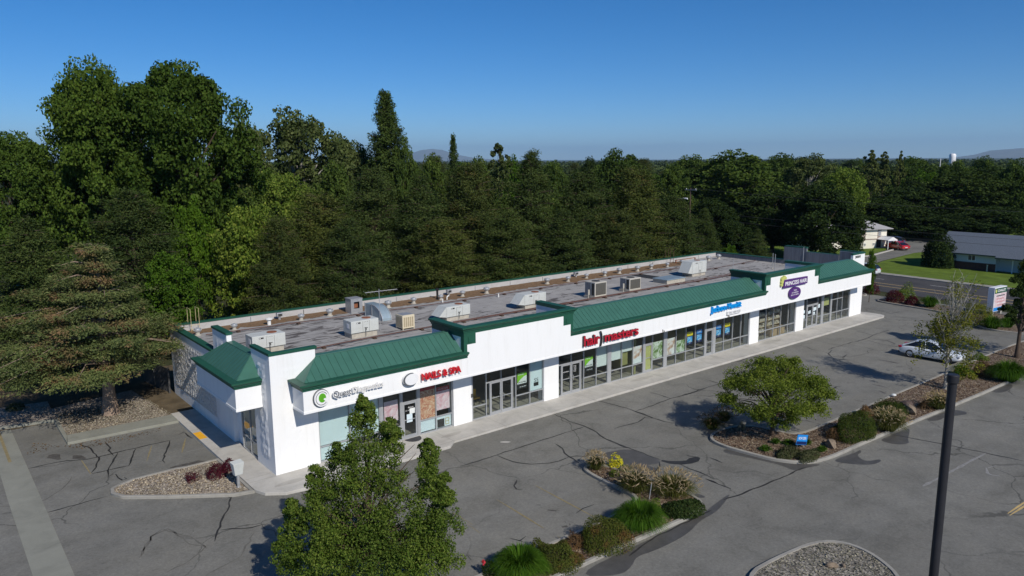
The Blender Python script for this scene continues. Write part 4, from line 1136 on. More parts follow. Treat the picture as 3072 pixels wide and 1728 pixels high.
struct(MB().prism([(-12.5,18.2),(-7.5,17.25),(-7.5,17.55),(-12.5,18.55)], GZ-.02, -.002).build('kerb', M['gutter'], bevel=.02))
bed = plane('gravel_bed', [(-7.28,13.72),(-1.3,13.55),(-1.6,17.4),(-2.2,21),(-7.26,20)], -.04, M['gravel'])
plane('gravel_bed', [(-20,18.4),(-7.3,17.5),(-7.2,22),(-20,24)], -.06, M['gravel'])
plane('dirt_path', [(-1.6,13.73),(.0,13.73),(.0,24),(-2.6,24),(-2.2,21)], -.03, M['dirt'])

def island(name, outer, inner, bedmat, top=0.0, name_bed='planting_bed'):
    m = MB(); n = len(outer)
    vs = []
    for (a,b),(c,d) in zip(outer, inner): vs += [(a,b,GZ-.02),(a,b,top-.02),(a+(c-a)*.12,b+(d-b)*.12,top),(c,d,top),(c,d,top-.07)]
    fs = []
    for i in range(n):
        j = (i+1) % n
        for k in range(4): fs.append((i*5+k, j*5+k, j*5+k+1, i*5+k+1))
    m.add(vs, fs)
    struct(m.build(name, M['kerb'], smooth=True))
    return plane(name_bed, inner, top-.05, bedmat)
def inset(poly, d):
    n = len(poly); out = []
    area = sum(poly[i][0]*poly[(i+1)%n][1]-poly[(i+1)%n][0]*poly[i][1] for i in range(n)); sg = 1 if area > 0 else -1
    for i in range(n):
        p, q, r = Vector(poly[i-1]), Vector(poly[i]), Vector(poly[(i+1)%n])
        a = (q-p).normalized(); b = (r-q).normalized()
        na = Vector((-a.y, a.x))*sg; nb = Vector((-b.y, b.x))*sg
        s = na+nb; k = 2/max(s.length_squared, .6)
        out.append((q.x+s.x*k*d, q.y+s.y*k*d))
    return out
IA = smooth_poly([(12.9,-9.2),(12.5,-10.2),(12.45,-12.6),(12.3,-13.75),(10.5,-14.05),(6.0,-14.05),(0,-14.1),(-4,-14.1),(-4.3,-16.3),(0,-16.2),(5,-16.15),(10,-16.25),(13.3,-16.45),(14.4,-16.0),(14.7,-15.0),(14.5,-13.0),(14.3,-11.0),(13.9,-9.5)])
island('kerb', IA, inset(IA, .16), M['mulch'])
IB = smooth_poly([(21.0,-12.2),(21.4,-11.0),(23.0,-10.5),(25.2,-11.2),(25.6,-13.2),(26.0,-14.15),(30,-14.15),(45,-14.4),(62,-14.6),(64.5,-15.5),(64.5,-17.6),(62,-18.6),(46,-18.35),(38,-17.85),(28,-17.2),(24,-17.1),(22.4,-16.6),(21.5,-15.4),(21.2,-13.8)])
island('kerb', IB, inset(IB, .16), M['mulch'])
IC = smooth_poly([(10.4,-20.7),(12.5,-20.75),(15.1,-21.1),(16.0,-22.0),(15.9,-23.4),(14.8,-25),(11,-27),(8,-26),(8.6,-22.5)])
island('kerb', IC, inset(IC, .16), M['greygravel'])
ID = smooth_poly([(-6.67,4.09),(-5.78,4.43),(-3.74,4.47),(-3.2,4.32)], 0) + [(-1.52,4.28),(-1.5,2.0),(-1.5,-1.0)] + [(-2.41,-0.77),(-4.86,1.01),(-6.66,2.46),(-7.03,3.28),(-6.94,3.84)]
island('kerb', ID, inset(ID, .16), M['gravel'], name_bed='gravel_bed')
IE = smooth_poly([(70.9,2.0),(72.0,2.7),(73.6,2.2),(74.6,0),(73.2,-12),(72.2,-20),(66,-16),(64.6,-12),(65.2,-10.2),(69,-7.5),(70.4,-4)])
island('kerb', IE, inset(IE, .16), M['mulch'])
IF = smooth_poly([(73.0,5.0),(74.6,4.6),(76.0,8.5),(77.4,18),(75.5,18),(74.2,10)])
island('kerb', IF, inset(IF, .16), M['mulch'])

# cracks sealed with tar, worn lines, wet patches
def ribbons(name, lines, w, z, mat, seed=0, jit=.025, segs=.35):
    rg = random.Random(seed); m = MB()
    for ln in lines:
        pts = []
        for a, b in zip(ln, ln[1:]):
            d = math.hypot(b[0]-a[0], b[1]-a[1]); k = max(1, int(d/segs))
            for i in range(k):
                f = i/k; pts.append((a[0]+(b[0]-a[0])*f + rg.gauss(0,jit), a[1]+(b[1]-a[1])*f + rg.gauss(0,jit)))
        pts.append(ln[-1]); L0 = []
        for i, p in enumerate(pts):
            q = pts[min(i+1,len(pts)-1)]; o = pts[max(i-1,0)]
            dx, dy = q[0]-o[0], q[1]-o[1]; l = math.hypot(dx,dy) or 1
            e = .35 if i in (0, len(pts)-1) else 1
            ww = w*.5*e*rg.uniform(.55,1.3)
            L0.append(((p[0]-dy/l*ww, p[1]+dx/l*ww, z), (p[0]+dy/l*ww, p[1]-dx/l*ww, z)))
        o = len(m.v)
        for a, b in L0: m.v += [a, b]
        for i in range(len(L0)-1): m.f.append((o+2*i+1, o+2*i+3, o+2*i+2, o+2*i))
    return struct(m.build(name, mat))
CR = [[(8.11,-4.88),(10.52,-4.91),(14.37,-4.88),(17.43,-4.87)], [(17.61,-1.98),(17.42,-3.62),(17.51,-4.8),(17.34,-5.98),(16.96,-6.94),(16.86,-8.89)],
 [(16.61,-6.89),(16.96,-6.94)], [(21.64,-1.89),(21.87,-3.32),(21.99,-4.69),(21.85,-5.92),(21.86,-7.37),(22.06,-7.96)], [(21.99,-4.99),(23.59,-4.94),(25.69,-4.85),(27.6,-4.99),(29.5,-4.99)],
 [(25.76,-2.9),(25.87,-3.87),(25.75,-4.8)], [(18.5,-6.31),(19.49,-6.33),(20.5,-6.5),(21.59,-6.14)], [(21.94,-4.94),(21.97,-5.72),(21.77,-6.58),(21.45,-6.17)],
 [(10.57,-4.95),(10.61,-5.85),(10.85,-6.58),(11.24,-7.12),(12.08,-7.62),(12.7,-7.72),(13.44,-7.69)], [(14.18,-5.76),(14.01,-6.6),(13.67,-7.11),(13.49,-7.63),(13.44,-8.34),(13.31,-8.66)], [(13.44,-7.69),(13.88,-7.89),(14.25,-8.27)],
 [(16.98,-6.94),(16.95,-8.98),(16.97,-9.94),(16.96,-10.66),(17.01,-11.17)], [(16.71,-11.4),(16.29,-11.73),(15.63,-11.96),(14.92,-12.11)],
 [(17.35,-12.16),(17.26,-12.88),(17.24,-13.53),(17.24,-14.07),(17.13,-14.55)], [(16.84,-14.2),(16.82,-14.96)], [(16.87,-14.19),(16.82,-15.03),(16.84,-15.75)], [(19.31,-12.7),(19.21,-13.58)], [(18.63,-11.6),(18.54,-11.83),(18.88,-12.26)],
 [(15.56,-16.19),(16.35,-16.38),(18.0,-16.52),(19.72,-16.64),(21.23,-16.68),(22.06,-16.77)], [(8.15,-16.78),(10.3,-16.45),(14.22,-16.5)], [(30.39,-17.43),(31.17,-20.6),(31.78,-23.83)],
 [(50.54,-5.23),(52.89,-5.29),(54.62,-5.08),(56.23,-5.06),(57.9,-5.04)], [(55.14,-3.21),(54.81,-4.19),(54.57,-5.04)], [(52.42,-5.39),(51.82,-6.97),(51.8,-7.89),(52.22,-8.71)], [(52.28,-7.67),(52.75,-7.92),(53.48,-6.79),(52.9,-5.47)],
 [(26.92,-4.93),(29.21,-4.9),(31.21,-4.93),(31.91,-4.89),(33.74,-5.12),(35.18,-5.08)], [(31.29,-3.65),(31.21,-4.93)], [(35.47,-3.67),(35.42,-4.47),(35.18,-5.08)], [(36.48,-2.01),(37.63,-2.34),(39.4,-2.1),(41.13,-2.05)], [(37.63,-2.34),(37.49,-3.53)],
 [(47.71,-5.03),(46.52,-5.06),(46.52,-5.35),(45.16,-5.78),(44.42,-6.4),(45.1,-7.12),(46.12,-6.88)], [(47.71,-5.03),(50.75,-5.13)], [(35.68,-10.99),(36.89,-10.7),(37.32,-10.97)], [(36.89,-10.7),(36.91,-10.1)],
 [(-9.72,9.73),(-8.88,9.83),(-7.97,9.65),(-7.12,9.18),(-6.45,9.1),(-5.51,9.17),(-4.22,9.24),(-2.7,9.17)], [(-7.22,6.97),(-6.66,8.31),(-6.47,8.99),(-6.54,9.17),(-6.54,10.42),(-6.65,11.15),(-6.83,11.44),(-6.93,12.06)],
 [(-6.63,5.82),(-6.5,6.69),(-5.86,8.24),(-5.53,9.06)], [(-5.79,8.78),(-5.85,9.83),(-5.72,10.11),(-5.73,11.31)], [(-5.46,6.72),(-5.14,7.75),(-4.61,9.05)], [(-3.88,5.85),(-3.86,6.31),(-3.62,6.83),(-3.6,7.06),(-3.13,8.06),(-2.78,9.09)],
 [(-7.26,6.78),(-6.42,6.74),(-5.46,6.72)], [(-6.26,5.99),(-6.23,5.37),(-6.14,4.88),(-5.95,4.93),(-6.02,5.2)], [(-4.32,6.11),(-3.83,6.29)],
 [(-2.5,-0.61),(-2.99,-1.64),(-3.8,-3.0),(-4.12,-3.69),(-4.57,-4.56)], [(-4.02,-3.65),(-3.24,-4.19),(-2.19,-4.52)], [(-9.74,3.24),(-8.39,3.29),(-7.09,3.33)], [(-11.45,4.41),(-11.04,4.32)], [(-2.74,-0.33),(-2.59,-0.74)],
 [(66.7,1.66),(66.15,-0.73),(65.69,-1.7),(67.47,-1.87)], [(63.38,-2.13),(64.71,-3.06),(64.9,-4.93)], [(-2.15,10.68),(-1.84,10.42)], [(-2.22,9.73),(-1.66,10.12),(-1.74,9.18),(-1.62,8.67)],
 [(9.38,-8.14),(8.83,-8.59),(8.71,-8.89),(8.86,-9.17)], [(9.14,-12.69),(9.73,-12.53),(10.42,-12.6)], [(5.36,-12.44),(5.55,-12.93),(6.0,-12.82)], [(5.55,-12.93),(5.59,-13.14)], [(3.09,-12.46),(3.02,-12.87)]]
ribbons('asphalt_crack', CR, .088, GZ+.007, M['tar'], 1)
ribbons('asphalt_crack', [[(16.9,-11.26),(17.11,-11.73),(17.45,-12.08),(17.97,-12.34),(18.86,-12.28)]], .55, GZ+.008, M['tar'], 2)
ribbons('asphalt_crack', [[(-7.32,-3.86),(-6.57,-2.34),(-5.84,-2.03),(-5.23,-3.46),(-5.02,-4.95)], [(-5.7,-7.12),(-4.21,-6.46),(-2.97,-4.9)], [(-11.37,5.39),(-9.84,4.65),(-8.57,5.89),(-8.12,7.07)], [(-7.42,-3.96),(-6.57,-2.33),(-5.97,-1.9),(-5.58,-2.93),(-5.44,-4.16),(-4.97,-4.77),(-5.83,-5.5),(-6.83,-5.83)]], .07, GZ+.006, M['asphalt'] if False else mk('faint_old_crack', (.125,.12,.105), .85, .2, 4), 3, .05)
YLN = [[(9.67,-9.25),(9.52,-13.72)], [(7.21,-9.21),(7.07,-12.76)], [(4.69,-10.24),(4.64,-11.3)], [(7.05,-13.7),(6.99,-14.09)], [(-1.94,8.93),(-2.76,6.73)], [(-3.78,9.0),(-4.58,6.74)], [(-7.31,9.21),(-7.28,6.8)],
       [(4.82,-8.99),(4.85,-10.5)]]
ribbons('parking_line', YLN, .10, GZ+.006, M['fadedyellow'], 4, .004, 1)
WLN = [[(36.69,-13.2),(36.57,-14.41)], [(39.48,-13.19),(39.55,-14.26)], [(45.15,-13.78),(45.14,-14.34)], [(-2.52,6.71),(-1.51,6.67)], [(18.13,-15.02),(18.32,-15.36)]]
ribbons('parking_line', WLN, .10, GZ+.006, M['fadedwhite'], 5, .004, 1)
ribbons('painted_arrow', [[(29.27,-22.84),(28.54,-23.17),(28.46,-23.42),(28.63,-23.71)], [(29.33,-22.95),(29.96,-23.1)], [(24.37,-21.69),(31.41,-22.12)]], .16, GZ+.006, M['fadedwhite'], 6, .01, .5)
ribbons('lane_line', [[(24.3,-25.41),(26.79,-25.54)], [(24.15,-25.53),(26.53,-25.7)]], .13, GZ+.006, M['roadyellow'], 7, .004, 1)
M['stain'] = mk('oil_stained_asphalt', (.085, .078, .068), .7, .3, 3)
ribbons('tyre_mark', [[(46.44,-9.44),(46.54,-10.13),(46.57,-10.86)], [(39.45,-12.13),(39.45,-12.65),(39.39,-13.21)], [(45.75,-12.04),(45.6,-12.2)], [(45.55,-11.13),(45.79,-11.48)], [(34.95,-13.03),(35.12,-13.54)]], .28, GZ+.0035, M['stain'], 8, .03)
ribbons('oil_stain', [[(38.36,-13.15),(37.96,-13.7)], [(8.12,-12.95),(8.22,-12.96)], [(7.83,-13.19),(8.01,-13.31)], [(8.2,-13.19),(8.22,-13.28)], [(-3.87,4.93),(-3.21,4.88),(-2.41,4.68),(-1.93,4.39)], [(-8.51,11.2),(-8.22,10.1)], [(-7.49,10.27),(-7.1,9.33)], [(8.48,-11.53),(8.63,-11.92)]], .55, GZ+.003, M['stain'], 9, .06)
plane('pale_scuff', smooth_poly([(11.84,-3.46),(12.22,-3.58),(12.5,-3.95),(12.13,-3.87)]), GZ+.003, M['concrete'])
def wet(pts, seed): 
    pts = smooth_poly(pts, 2); return plane('wet_patch', pts, GZ+.005, M['wet'])
for i, q in enumerate([[(14.62,-9.4),(15.26,-8.49),(16.01,-8.69),(16.87,-9.0),(17.0,-9.96),(17.01,-11.17),(16.53,-11.48),(15.92,-11.13),(15.88,-11.39),(16.04,-11.97),(15.53,-12.04),(14.86,-12.17),(14.54,-11.37),(14.64,-10.34)],
   [(20.46,-12.83),(20.89,-12.44),(22.08,-12.94),(22.0,-14.26),(21.92,-14.92),(21.95,-15.42),(22.29,-16.45),(23.07,-17.0),(22.87,-17.11),(22.02,-16.79),(21.19,-16.71),(21.35,-15.78),(21.11,-14.82),(20.84,-13.76)],
   [(23.85,-17.13),(26.11,-17.48),(26.68,-17.42),(26.35,-17.68),(25.71,-17.67),(25.21,-18.44),(26.14,-18.72),(26.0,-18.94),(25.29,-18.91),(24.81,-18.63),(24.29,-18.06)], [(28.93,-17.44),(30.14,-17.55),(32.38,-17.62),(31.71,-17.98),(30.19,-18.49),(29.77,-18.8),(29.11,-18.54),(28.85,-18.02)], [(34.34,-17.7),(36.21,-17.81),(37.92,-18.06),(38.13,-18.72),(37.63,-19.01),(36.85,-18.68),(36.12,-18.29),(34.87,-18.33)],
   [(43.94,-18.16),(46.96,-18.38),(46.65,-18.83),(44.74,-18.95),(43.95,-18.62)],
   [(5.38,-16.37),(9.08,-16.39),(13.24,-16.55),(14.73,-16.24),(16.54,-15.98),(15.44,-16.4),(14.12,-16.78),(12.93,-16.78),(11.49,-17.22),(9.39,-17.21),(8.4,-16.99),(7.7,-17.4),(6.82,-17.56)],
   [(15.05,-14.9),(15.17,-15.19),(15.13,-15.53),(14.85,-15.43),(14.8,-15.12)]]):
    wet(q, i)

# ------------------------------------------------------------------ shrubs, grasses and stones
def tuft(name, label, cat, xy, r, h, mat, n=260, w=.03, plume=None, seed=0, spread=1.0, z=-.06, group=None, parts=True):
    """arching blades rising from one crown; optional tan plumes at the tips"""
    rng = np.random.default_rng(seed); t = thing(name, label, cat, (xy[0], xy[1], z), group=group)
    def blades(k, rr, hh, ww, droop):
        a = rng.uniform(0, 2*np.pi, k); u = rng.uniform(.15, 1, k)**.6; L_ = hh*rng.uniform(.65, 1.15, k)
        d = np.stack([np.cos(a), np.sin(a), 0*a], 1); s = np.stack([-np.sin(a), np.cos(a), 0*a], 1)*ww*.5
        b0 = d*(rr*.30*u)[:,None]; V = []; F = []
        prev = None
        for j, f in enumerate((0, .4, .75, 1.0)):
            c = b0 + d*(rr*spread*u*f**1.15*.74)[:,None]; c[:,2] = L_*(1.55*f - (.45+.85*u)*f**2)
            wv = s*(1-.85*f)
            V.append(np.stack([c-wv, c+wv], 1))
        V = np.stack(V, 1)                       # k,4,2,3
        idx = np.arange(k)[:,None]*8
        F = np.concatenate([idx + np.array([[2*j, 2*j+1, 2*j+3, 2*j+2]]) for j in range(3)], 0)
        return V.reshape(-1,3), F
    V, F = blades(n, r, h, w, .55)
    attach(t, 'foliage', np_mesh(name+'_blades', V, F, mat))
    if plume is not None:
        k = int(n*.34); a = rng.uniform(0,2*np.pi,k); u = rng.uniform(.1,1,k)**.7
        c = np.stack([np.cos(a)*r*u*1.08, np.sin(a)*r*u*1.08, h*(1.02-.42*u**2)*rng.uniform(.85,1.1,k)], 1)
        al = norm(np.stack([np.cos(a)*u, np.sin(a)*u, 1.1-.7*u], 1))
        V, F = leaves(rng, c, rng.normal(0,1,(k,3)), .26, .13, .8, al)
        attach(t, 'plumes', np_mesh(name+'_plumes', V, F, plume))
    return t
def mound(name, label, cat, xy, rx_, ry_, h, mat, leaf=.07, n=6000, seed=0, z=-.06, group=None, aspect=.5, spiky=0, lump=.18):
    rng = np.random.default_rng(seed); t = thing(name, label, cat, (xy[0], xy[1], z), group=group)
    d = ball(rng, n); d[:,2] = np.abs(d[:,2])*1.0
    ph = rng.uniform(0, 6.28, 6); fr = rng.normal(0, 2.6, (6,3))
    lum = 1 + lump*sum(np.sin(d@fr[i]+ph[i]) for i in range(6))/2.4
    rad = rng.uniform(.55, 1.03, (n,1))**.5*lum[:,None]
    c = d*rad*np.array([rx_, ry_, h]); c[:,2] += .03
    V, F = leaves(rng, c, d + np.array([0,0,.3]), leaf, aspect, .7 if not spiky else .9, d*spiky + np.array([0,0,.4])*spiky if spiky else None)
    attach(t, 'foliage', np_mesh(name+'_leaves', V, F, mat))
    m = MB()
    rr = random.Random(seed)
    for i in range(5): m.tube([(0,0,.0),(rr.uniform(-.4,.4)*rx_, rr.uniform(-.4,.4)*ry_, h*.6)], [.03,.012], 5)
    m.build('stem', M['bark'], t)
    return t
def boulder(label, xy, s, mat, seed, z=-.08):
    rng = random.Random(seed); t = thing('boulder', label, 'boulder', (xy[0], xy[1], z), rng.uniform(0,3))
    bm = bmesh_ico(2); m = MB()
    k = [(rng.gauss(0,1.6),rng.gauss(0,1.6),rng.gauss(0,1.6),rng.uniform(0,6)) for _ in range(5)]
    vs = []
    for v in bm[0]:
        q = 1+.13*sum(math.sin(v[0]*a+v[1]*b+v[2]*c+d) for a,b,c,d in k)
        vs.append((v[0]*q*s, v[1]*q*s*.75, max(0,(v[2]*q*.62+.42)*s)))
    m.add(vs, bm[1]); m.build('stone', mat, t)
    return t
import bmesh
def bmesh_ico(sub):
    bm = bmesh.new(); bmesh.ops.create_icosphere(bm, subdivisions=sub, radius=1)
    bm.verts.ensure_lookup_table(); vs = [tuple(v.co) for v in bm.verts]; fs = [tuple(v.index for v in f.verts) for f in bm.faces]; bm.free()
    return vs, fs
FG = 'fountain grasses in the planting islands'
tuft('fountain_grass', 'tan plumed fountain grass at the tip of the near planting island', 'ornamental grass', (13.27,-9.92), .62, .95, L['grassp'], 800, .026, L['plume'], 1, group=FG)
mound('flowering_shrub', 'small shrub covered in yellow flowers by the near island tip', 'shrub', (14.28,-10.37), .38, .38, .52, L['flower'], .10, 420, 2, aspect=.8, lump=.3)
tuft('grass_clump', 'small bright green clump right of the yellow flowers', 'ornamental grass', (14.29,-11.04), .42, .38, L['grassg'], 300, .03, None, 3)
mound('low_plant', 'small yellow green plant below the yellow flowering shrub', 'plant', (13.42,-11.12), .28, .28, .30, L['lime'], .08, 500, 4)
tuft('fountain_grass', 'fountain grass with tan seed heads left of the metal stake', 'ornamental grass', (12.87,-13.02), 1.0, 1.2, L['grassp'], 1300, .03, L['plume'], 5, group=FG)
tuft('fountain_grass', 'widest tan fountain grass beside the entry drive, right of the metal stake', 'ornamental grass', (14.05,-14.35), 1.3, 1.1, L['grassp'], 1400, .03, L['plume'], 6, group=FG)
mound('juniper_shrub', 'low dark green shrub on the kerb corner of the near island', 'shrub', (12.97,-15.9), 1.0, .75, .5, L['dark'], .09, 4200, 7)
mound('low_plant', 'small light green plant by the kerb corner of the near island', 'plant', (12.54,-15.79), .32, .3, .26, L['lime'], .08, 500, 8)
mound('low_plant', 'tiny light green plant left of the dark shrub', 'plant', (12.7,-15.16), .22, .2, .22, L['lime'], .07, 350, 9)
mound('low_plant', 'thin olive plant between the bright grass mound and the bark', 'plant', (12.1,-14.91), .3, .3, .5, L['near'], .07, 420, 10)
tuft('grass_mound', 'large bright green grass mound in the near island', 'ornamental grass', (10.29,-15.53), 1.35, 1.45, L['grassg'], 2600, .035, None, 11)
mound('clipped_shrub', 'rounded brown green shrub between two bright grass mounds', 'shrub', (8.02,-15.5), 1.15, 1.0, 1.0, L['mugo'], .065, 11000, 12)
mound('twiggy_shrub', 'small brown spiky plant between the two rounded shrubs', 'shrub', (6.92,-14.9), .42, .4, .55, L['brown'], .16, 700, 13, aspect=.15, spiky=1)
mound('clipped_shrub', 'rounded green shrub beside the bottom bright grass', 'shrub', (5.49,-15.46), 1.0, .9, .85, L['mugo'], .065, 9000, 14)
mound('low_plant', 'small reddish green plant left of the rounded green shrub', 'plant', (5.57,-14.12), .42, .35, .45, L['mugo'], .07, 900, 15)
tuft('grass_mound', 'bright green grass mound at the bottom edge of the picture', 'ornamental grass', (3.82,-15.01), 1.3, 1.3, L['grassg'], 2400, .035, None, 16)
t = mound('rose_bush', 'dark little bush with one pink flower at the bottom kerb', 'shrub', (2.92,-14.2), .32, .32, .42, L['dark'], .09, 500, 17)
V_, F_ = leaves(np.random.default_rng(2), np.array([0,0,.5])+np.random.default_rng(2).normal(0,.035,(60,3)), np.random.default_rng(3).normal(0,1,(60,3)), .08, .9)
fl = attach(t, 'flower', np_mesh('petals', V_, F_, L['pink'])); fl.location = (-.22, .05, 0)
t = thing('metal_stake', 'thin slanting grey metal stake in the near planting island', 'stake', (*(12.66,-14.06), -.08)); MB().tube([(0,0,0),(.16,.0,.85)], .022, 6).build('rod', M['galv'], t)
# far island
tuft('fountain_grass', 'shaded fountain grass at the left tip of the long island', 'ornamental grass', (22.93,-10.21), .85, .85, L['grassp'], 520, .035, L['brown'], 21, group=FG)
tuft('fountain_grass', 'shaded fountain grass behind the first at the long island tip', 'ornamental grass', (24.65,-9.86), .8, .8, L['grassp'], 420, .035, L['brown'], 22, group=FG)
mound('low_plant', 'dry yellowish upright plant under the small tree', 'plant', (24.2,-11.43), .22, .22, .5, L['plume'], .12, 160, 23, aspect=.3)
for i, (q, r, lb) in enumerate((((22.28,-14.24), .42, 'bright green grass clump by the kerb under the small tree'), ((23.67,-14.01), .36, 'dull green clump between the small tree and the blue sign'), ((24.06,-14.6), .42, 'bright green clump left of the blue sign'), ((24.9,-15.18), .40, 'bright green clump behind the blue sign'), ((24.58,-16.3), .36, 'bright green clump right of the blue sign'))):
    tuft('grass_clump', lb, 'ornamental grass', q, r, .42, L['grassg'], 260, .035, None, 30+i)
mound('grey_shrub', 'low grey green shrub along the curved kerb, left one', 'shrub', (22.61,-15.38), .85, .5, .42, L['grey'], .08, 2400, 36)
mound('grey_shrub', 'low grey green shrub along the curved kerb, right one', 'shrub', (23.11,-16.33), .85, .5, .42, L['grey'], .08, 2400, 37)
boulder('angular tan boulder right of the blue sign', (25.66,-16.27), .42, M['rock'], 1)
mound('twiggy_shrub', 'brown spiky plant left of the big green juniper mound', 'shrub', (27.03,-15.78), .5, .45, .6, L['brown'], .18, 900, 38, aspect=.15, spiky=1)
mound('juniper_mound', 'largest dark green juniper mound on the long island', 'shrub', (28.26,-16.08), 1.75, 1.3, 1.25, L['juni'], .07, 14000, 39)
mound('twiggy_shrub', 'brown dry plant between the juniper mound and the plumed grass', 'shrub', (32.14,-15.07), .55, .5, .65, L['brown'], .18, 900, 40, aspect=.15, spiky=1)
tuft('fountain_grass', 'large plumed fountain grass beside the kerb in the middle of the long island', 'ornamental grass', (30.7,-17.13), 1.2, 1.3, L['grassp'], 1300, .035, L['plume'], 41, group=FG)
mound('juniper_mound', 'flat dark green juniper mound behind the plumed fountain grass', 'shrub', (33.48,-16.06), 1.4, 1.0, .85, L['juni'], .07, 9000, 42)
boulder('brown boulder right of the flat juniper mound', (34.86,-16.57), .55, M['rock'], 3)
boulder('dark brown boulder behind the tan one', (35.63,-16.12), .5, M['rockdark'], 4)
mound('twiggy_shrub', 'reddish brown low plant near the boulders', 'shrub', (36.69,-16.87), .7, .5, .45, L['brown'], .12, 900, 43, aspect=.25)
tuft('fountain_grass', 'plumed fountain grass in front of the thin sapling', 'ornamental grass', (37.06,-17.48), .9, 1.1, L['grassp'], 900, .035, L['plume'], 44, group=FG)
tuft('grass_mound', 'tall dark green plant right of the thin sapling', 'ornamental grass', (46.22,-15.49), .95, 1.15, L['grassg'], 520, .05, None, 45)
mound('twiggy_shrub', 'dark reddish shrub between the tall plant and the bright grass', 'shrub', (47.45,-16.53), .95, .8, 1.05, L['brown'], .16, 2200, 46, aspect=.25, spiky=.6)
tuft('grass_mound', 'large bright green grass mound at the right end of the long island', 'ornamental grass', (47.53,-18.14), 1.6, 1.75, L['grassg'], 2200, .05, None, 47)
mound('low_plant', 'olive green plant behind the dark reddish shrub', 'plant', (52.22,-14.77), .6, .5, .5, L['near'], .1, 900, 48)
t = thing('garden_light', 'small pale dome light on the kerb of the long island', 'garden light', (*(37.22,-14.59), -.05)); MB().tube([(0,0,0),(0,0,.16)], .03, 6).build('stem', M['galv'], t); MB().lathe([(.16,.16),(.14,.22),(.02,.26)], (0,0,0), 12).build('dome', M['posterwhite'], t)
t = thing('yard_sign', 'tilted blue yard sign in front of the small island tree', 'sign', (*(24.01,-15.32), -.05), R(-12))
pn = MB().box(-.42,-.012,.22,.42,.012,.80).build('panel', M['posterblue'], t); pn.rotation_euler = (0, R(12), 0)
MB().box(-.40,-.016,.24,.40,-.0125,.42).build('lower_band', M['posternavy'], pn)
text('lettering', 'NOW OPEN', -.3, .52, -.016, .6, .16, M['signwhite'], pn, .001, .01)
for dx in (-.25,.25): MB().tube([(dx,0,0),(dx,0,.3)], .008, 5).build('wire_leg', M['galv'], t)
# stones scattered on the beds: uncountable, one object each
def scatter(name, poly, n, s, mat, seed, z):
    rng = np.random.default_rng(seed); P_ = np.array(poly); lo, hi = P_.min(0), P_.max(0)
    q = rng.uniform(lo, hi, (n*4,2)); ins = np.zeros(len(q), bool); j = len(P_)-1
    for i in range(len(P_)):
        c = (P_[i,1] > q[:,1]) != (P_[j,1] > q[:,1])
        with np.errstate(divide='ignore', invalid='ignore'):
            xx = (P_[j,0]-P_[i,0])*(q[:,1]-P_[i,1])/(P_[j,1]-P_[i,1]) + P_[i,0]
        ins ^= c & (q[:,0] < xx); j = i
    q = q[ins][:n]; k = len(q)
    c = np.concatenate([q, np.full((k,1), z) + rng.uniform(-.01,.03,(k,1))], 1)
    V, F = leaves(rng, c, np.tile([0,0,1.0],(k,1)), s, .7, .45)
    return struct(attach_top(name, np_mesh(name, V, F, mat)), 'stuff')
def attach_top(name, me):
    o = bpy.data.objects.new(name, me); COL.objects.link(o); return o
L['chip'] = leafm('bark_and_stone_chips', [(.05,.03,.02), (.13,.085,.055), (.24,.18,.13), (.38,.33,.27)], 0)
L['pebble'] = leafm('pale_pebbles', [(.12,.10,.08), (.28,.235,.19), (.40,.35,.30), (.5,.46,.42)], 0)
L['gpebble'] = leafm('grey_pebbles', [(.10,.092,.075), (.20,.185,.155), (.30,.28,.24), (.42,.39,.34)], 0)
scatter('bark_mulch', inset(IA, .2), 5200, .075, L['chip'], 1, -.035); scatter('bark_mulch', inset(IB, .2), 9000, .085, L['chip'], 2, -.035)
scatter('pebbles', inset(IC, .2), 3800, .085, L['gpebble'], 3, -.035); scatter('pebbles', inset(ID, .2), 3600, .075, L['pebble'], 4, -.035)
scatter('pebbles', [(-7.25,13.75),(-1.4,13.6),(-1.9,18),(-7.2,18.5)], 5200, .085, L['pebble'], 5, -.025)
scatter('fallen_leaves', [(-9.6,12.0),(-7.5,12.2),(-2,11.6),(-4,10.8),(-7,11.0),(-9,14)], 260, .09, L['brown'], 6, GZ+.012)
boulder('pale stone in the grey gravel at the bottom right', (13.64,-22.56), .22, M['rock'], 6); boulder('small pale stone beside the other on the grey gravel', (14.02,-22.88), .15, M['rock'], 7)
# left triangular bed
WG = 'wine red shrubs'
mound('barberry', 'round wine red shrub beside the grey drop box', 'shrub', (-2.31,2.03), .50, .48, .62, L['wine'], .06, 2600, 51, group=WG, lump=.3)
mound('barberry', 'wine red shrub behind the grey drop box', 'shrub', (-1.61,2.36), .42, .40, .60, L['wine'], .06, 1800, 52, group=WG, lump=.3)
mound('barberry', 'smallest wine red shrub in the pale gravel', 'shrub', (-3.5,2.3), .34, .30, .40, L['wine'], .06, 800, 53, group=WG, lump=.35)
t = thing('drop_box', 'grey metal drop box on a post at the corner of the pavement', 'drop box', (-1.93, .0, -.05), R(8))
MB().tube([(0,0,0),(0,0,.72)], .075, 8).build('post', M['galv'], t)
bx = MB(); bx.add([(-.19,-.12,.66),(.20,-.12,.66),(.20,.12,.66),(-.19,.12,.66),(-.29,-.20,1.30),(.28,-.20,1.30),(.28,.20,1.36),(-.29,.20,1.36)], [(0,3,2,1),(4,5,6,7),(0,1,5,4),(1,2,6,5),(2,3,7,6),(3,0,4,7)])
bx.build('box', M['hvac'], t, bevel=.012); MB().box(-.10,-.10,.0,.10,.10,.03).build('base_plate', M['galv'], t)
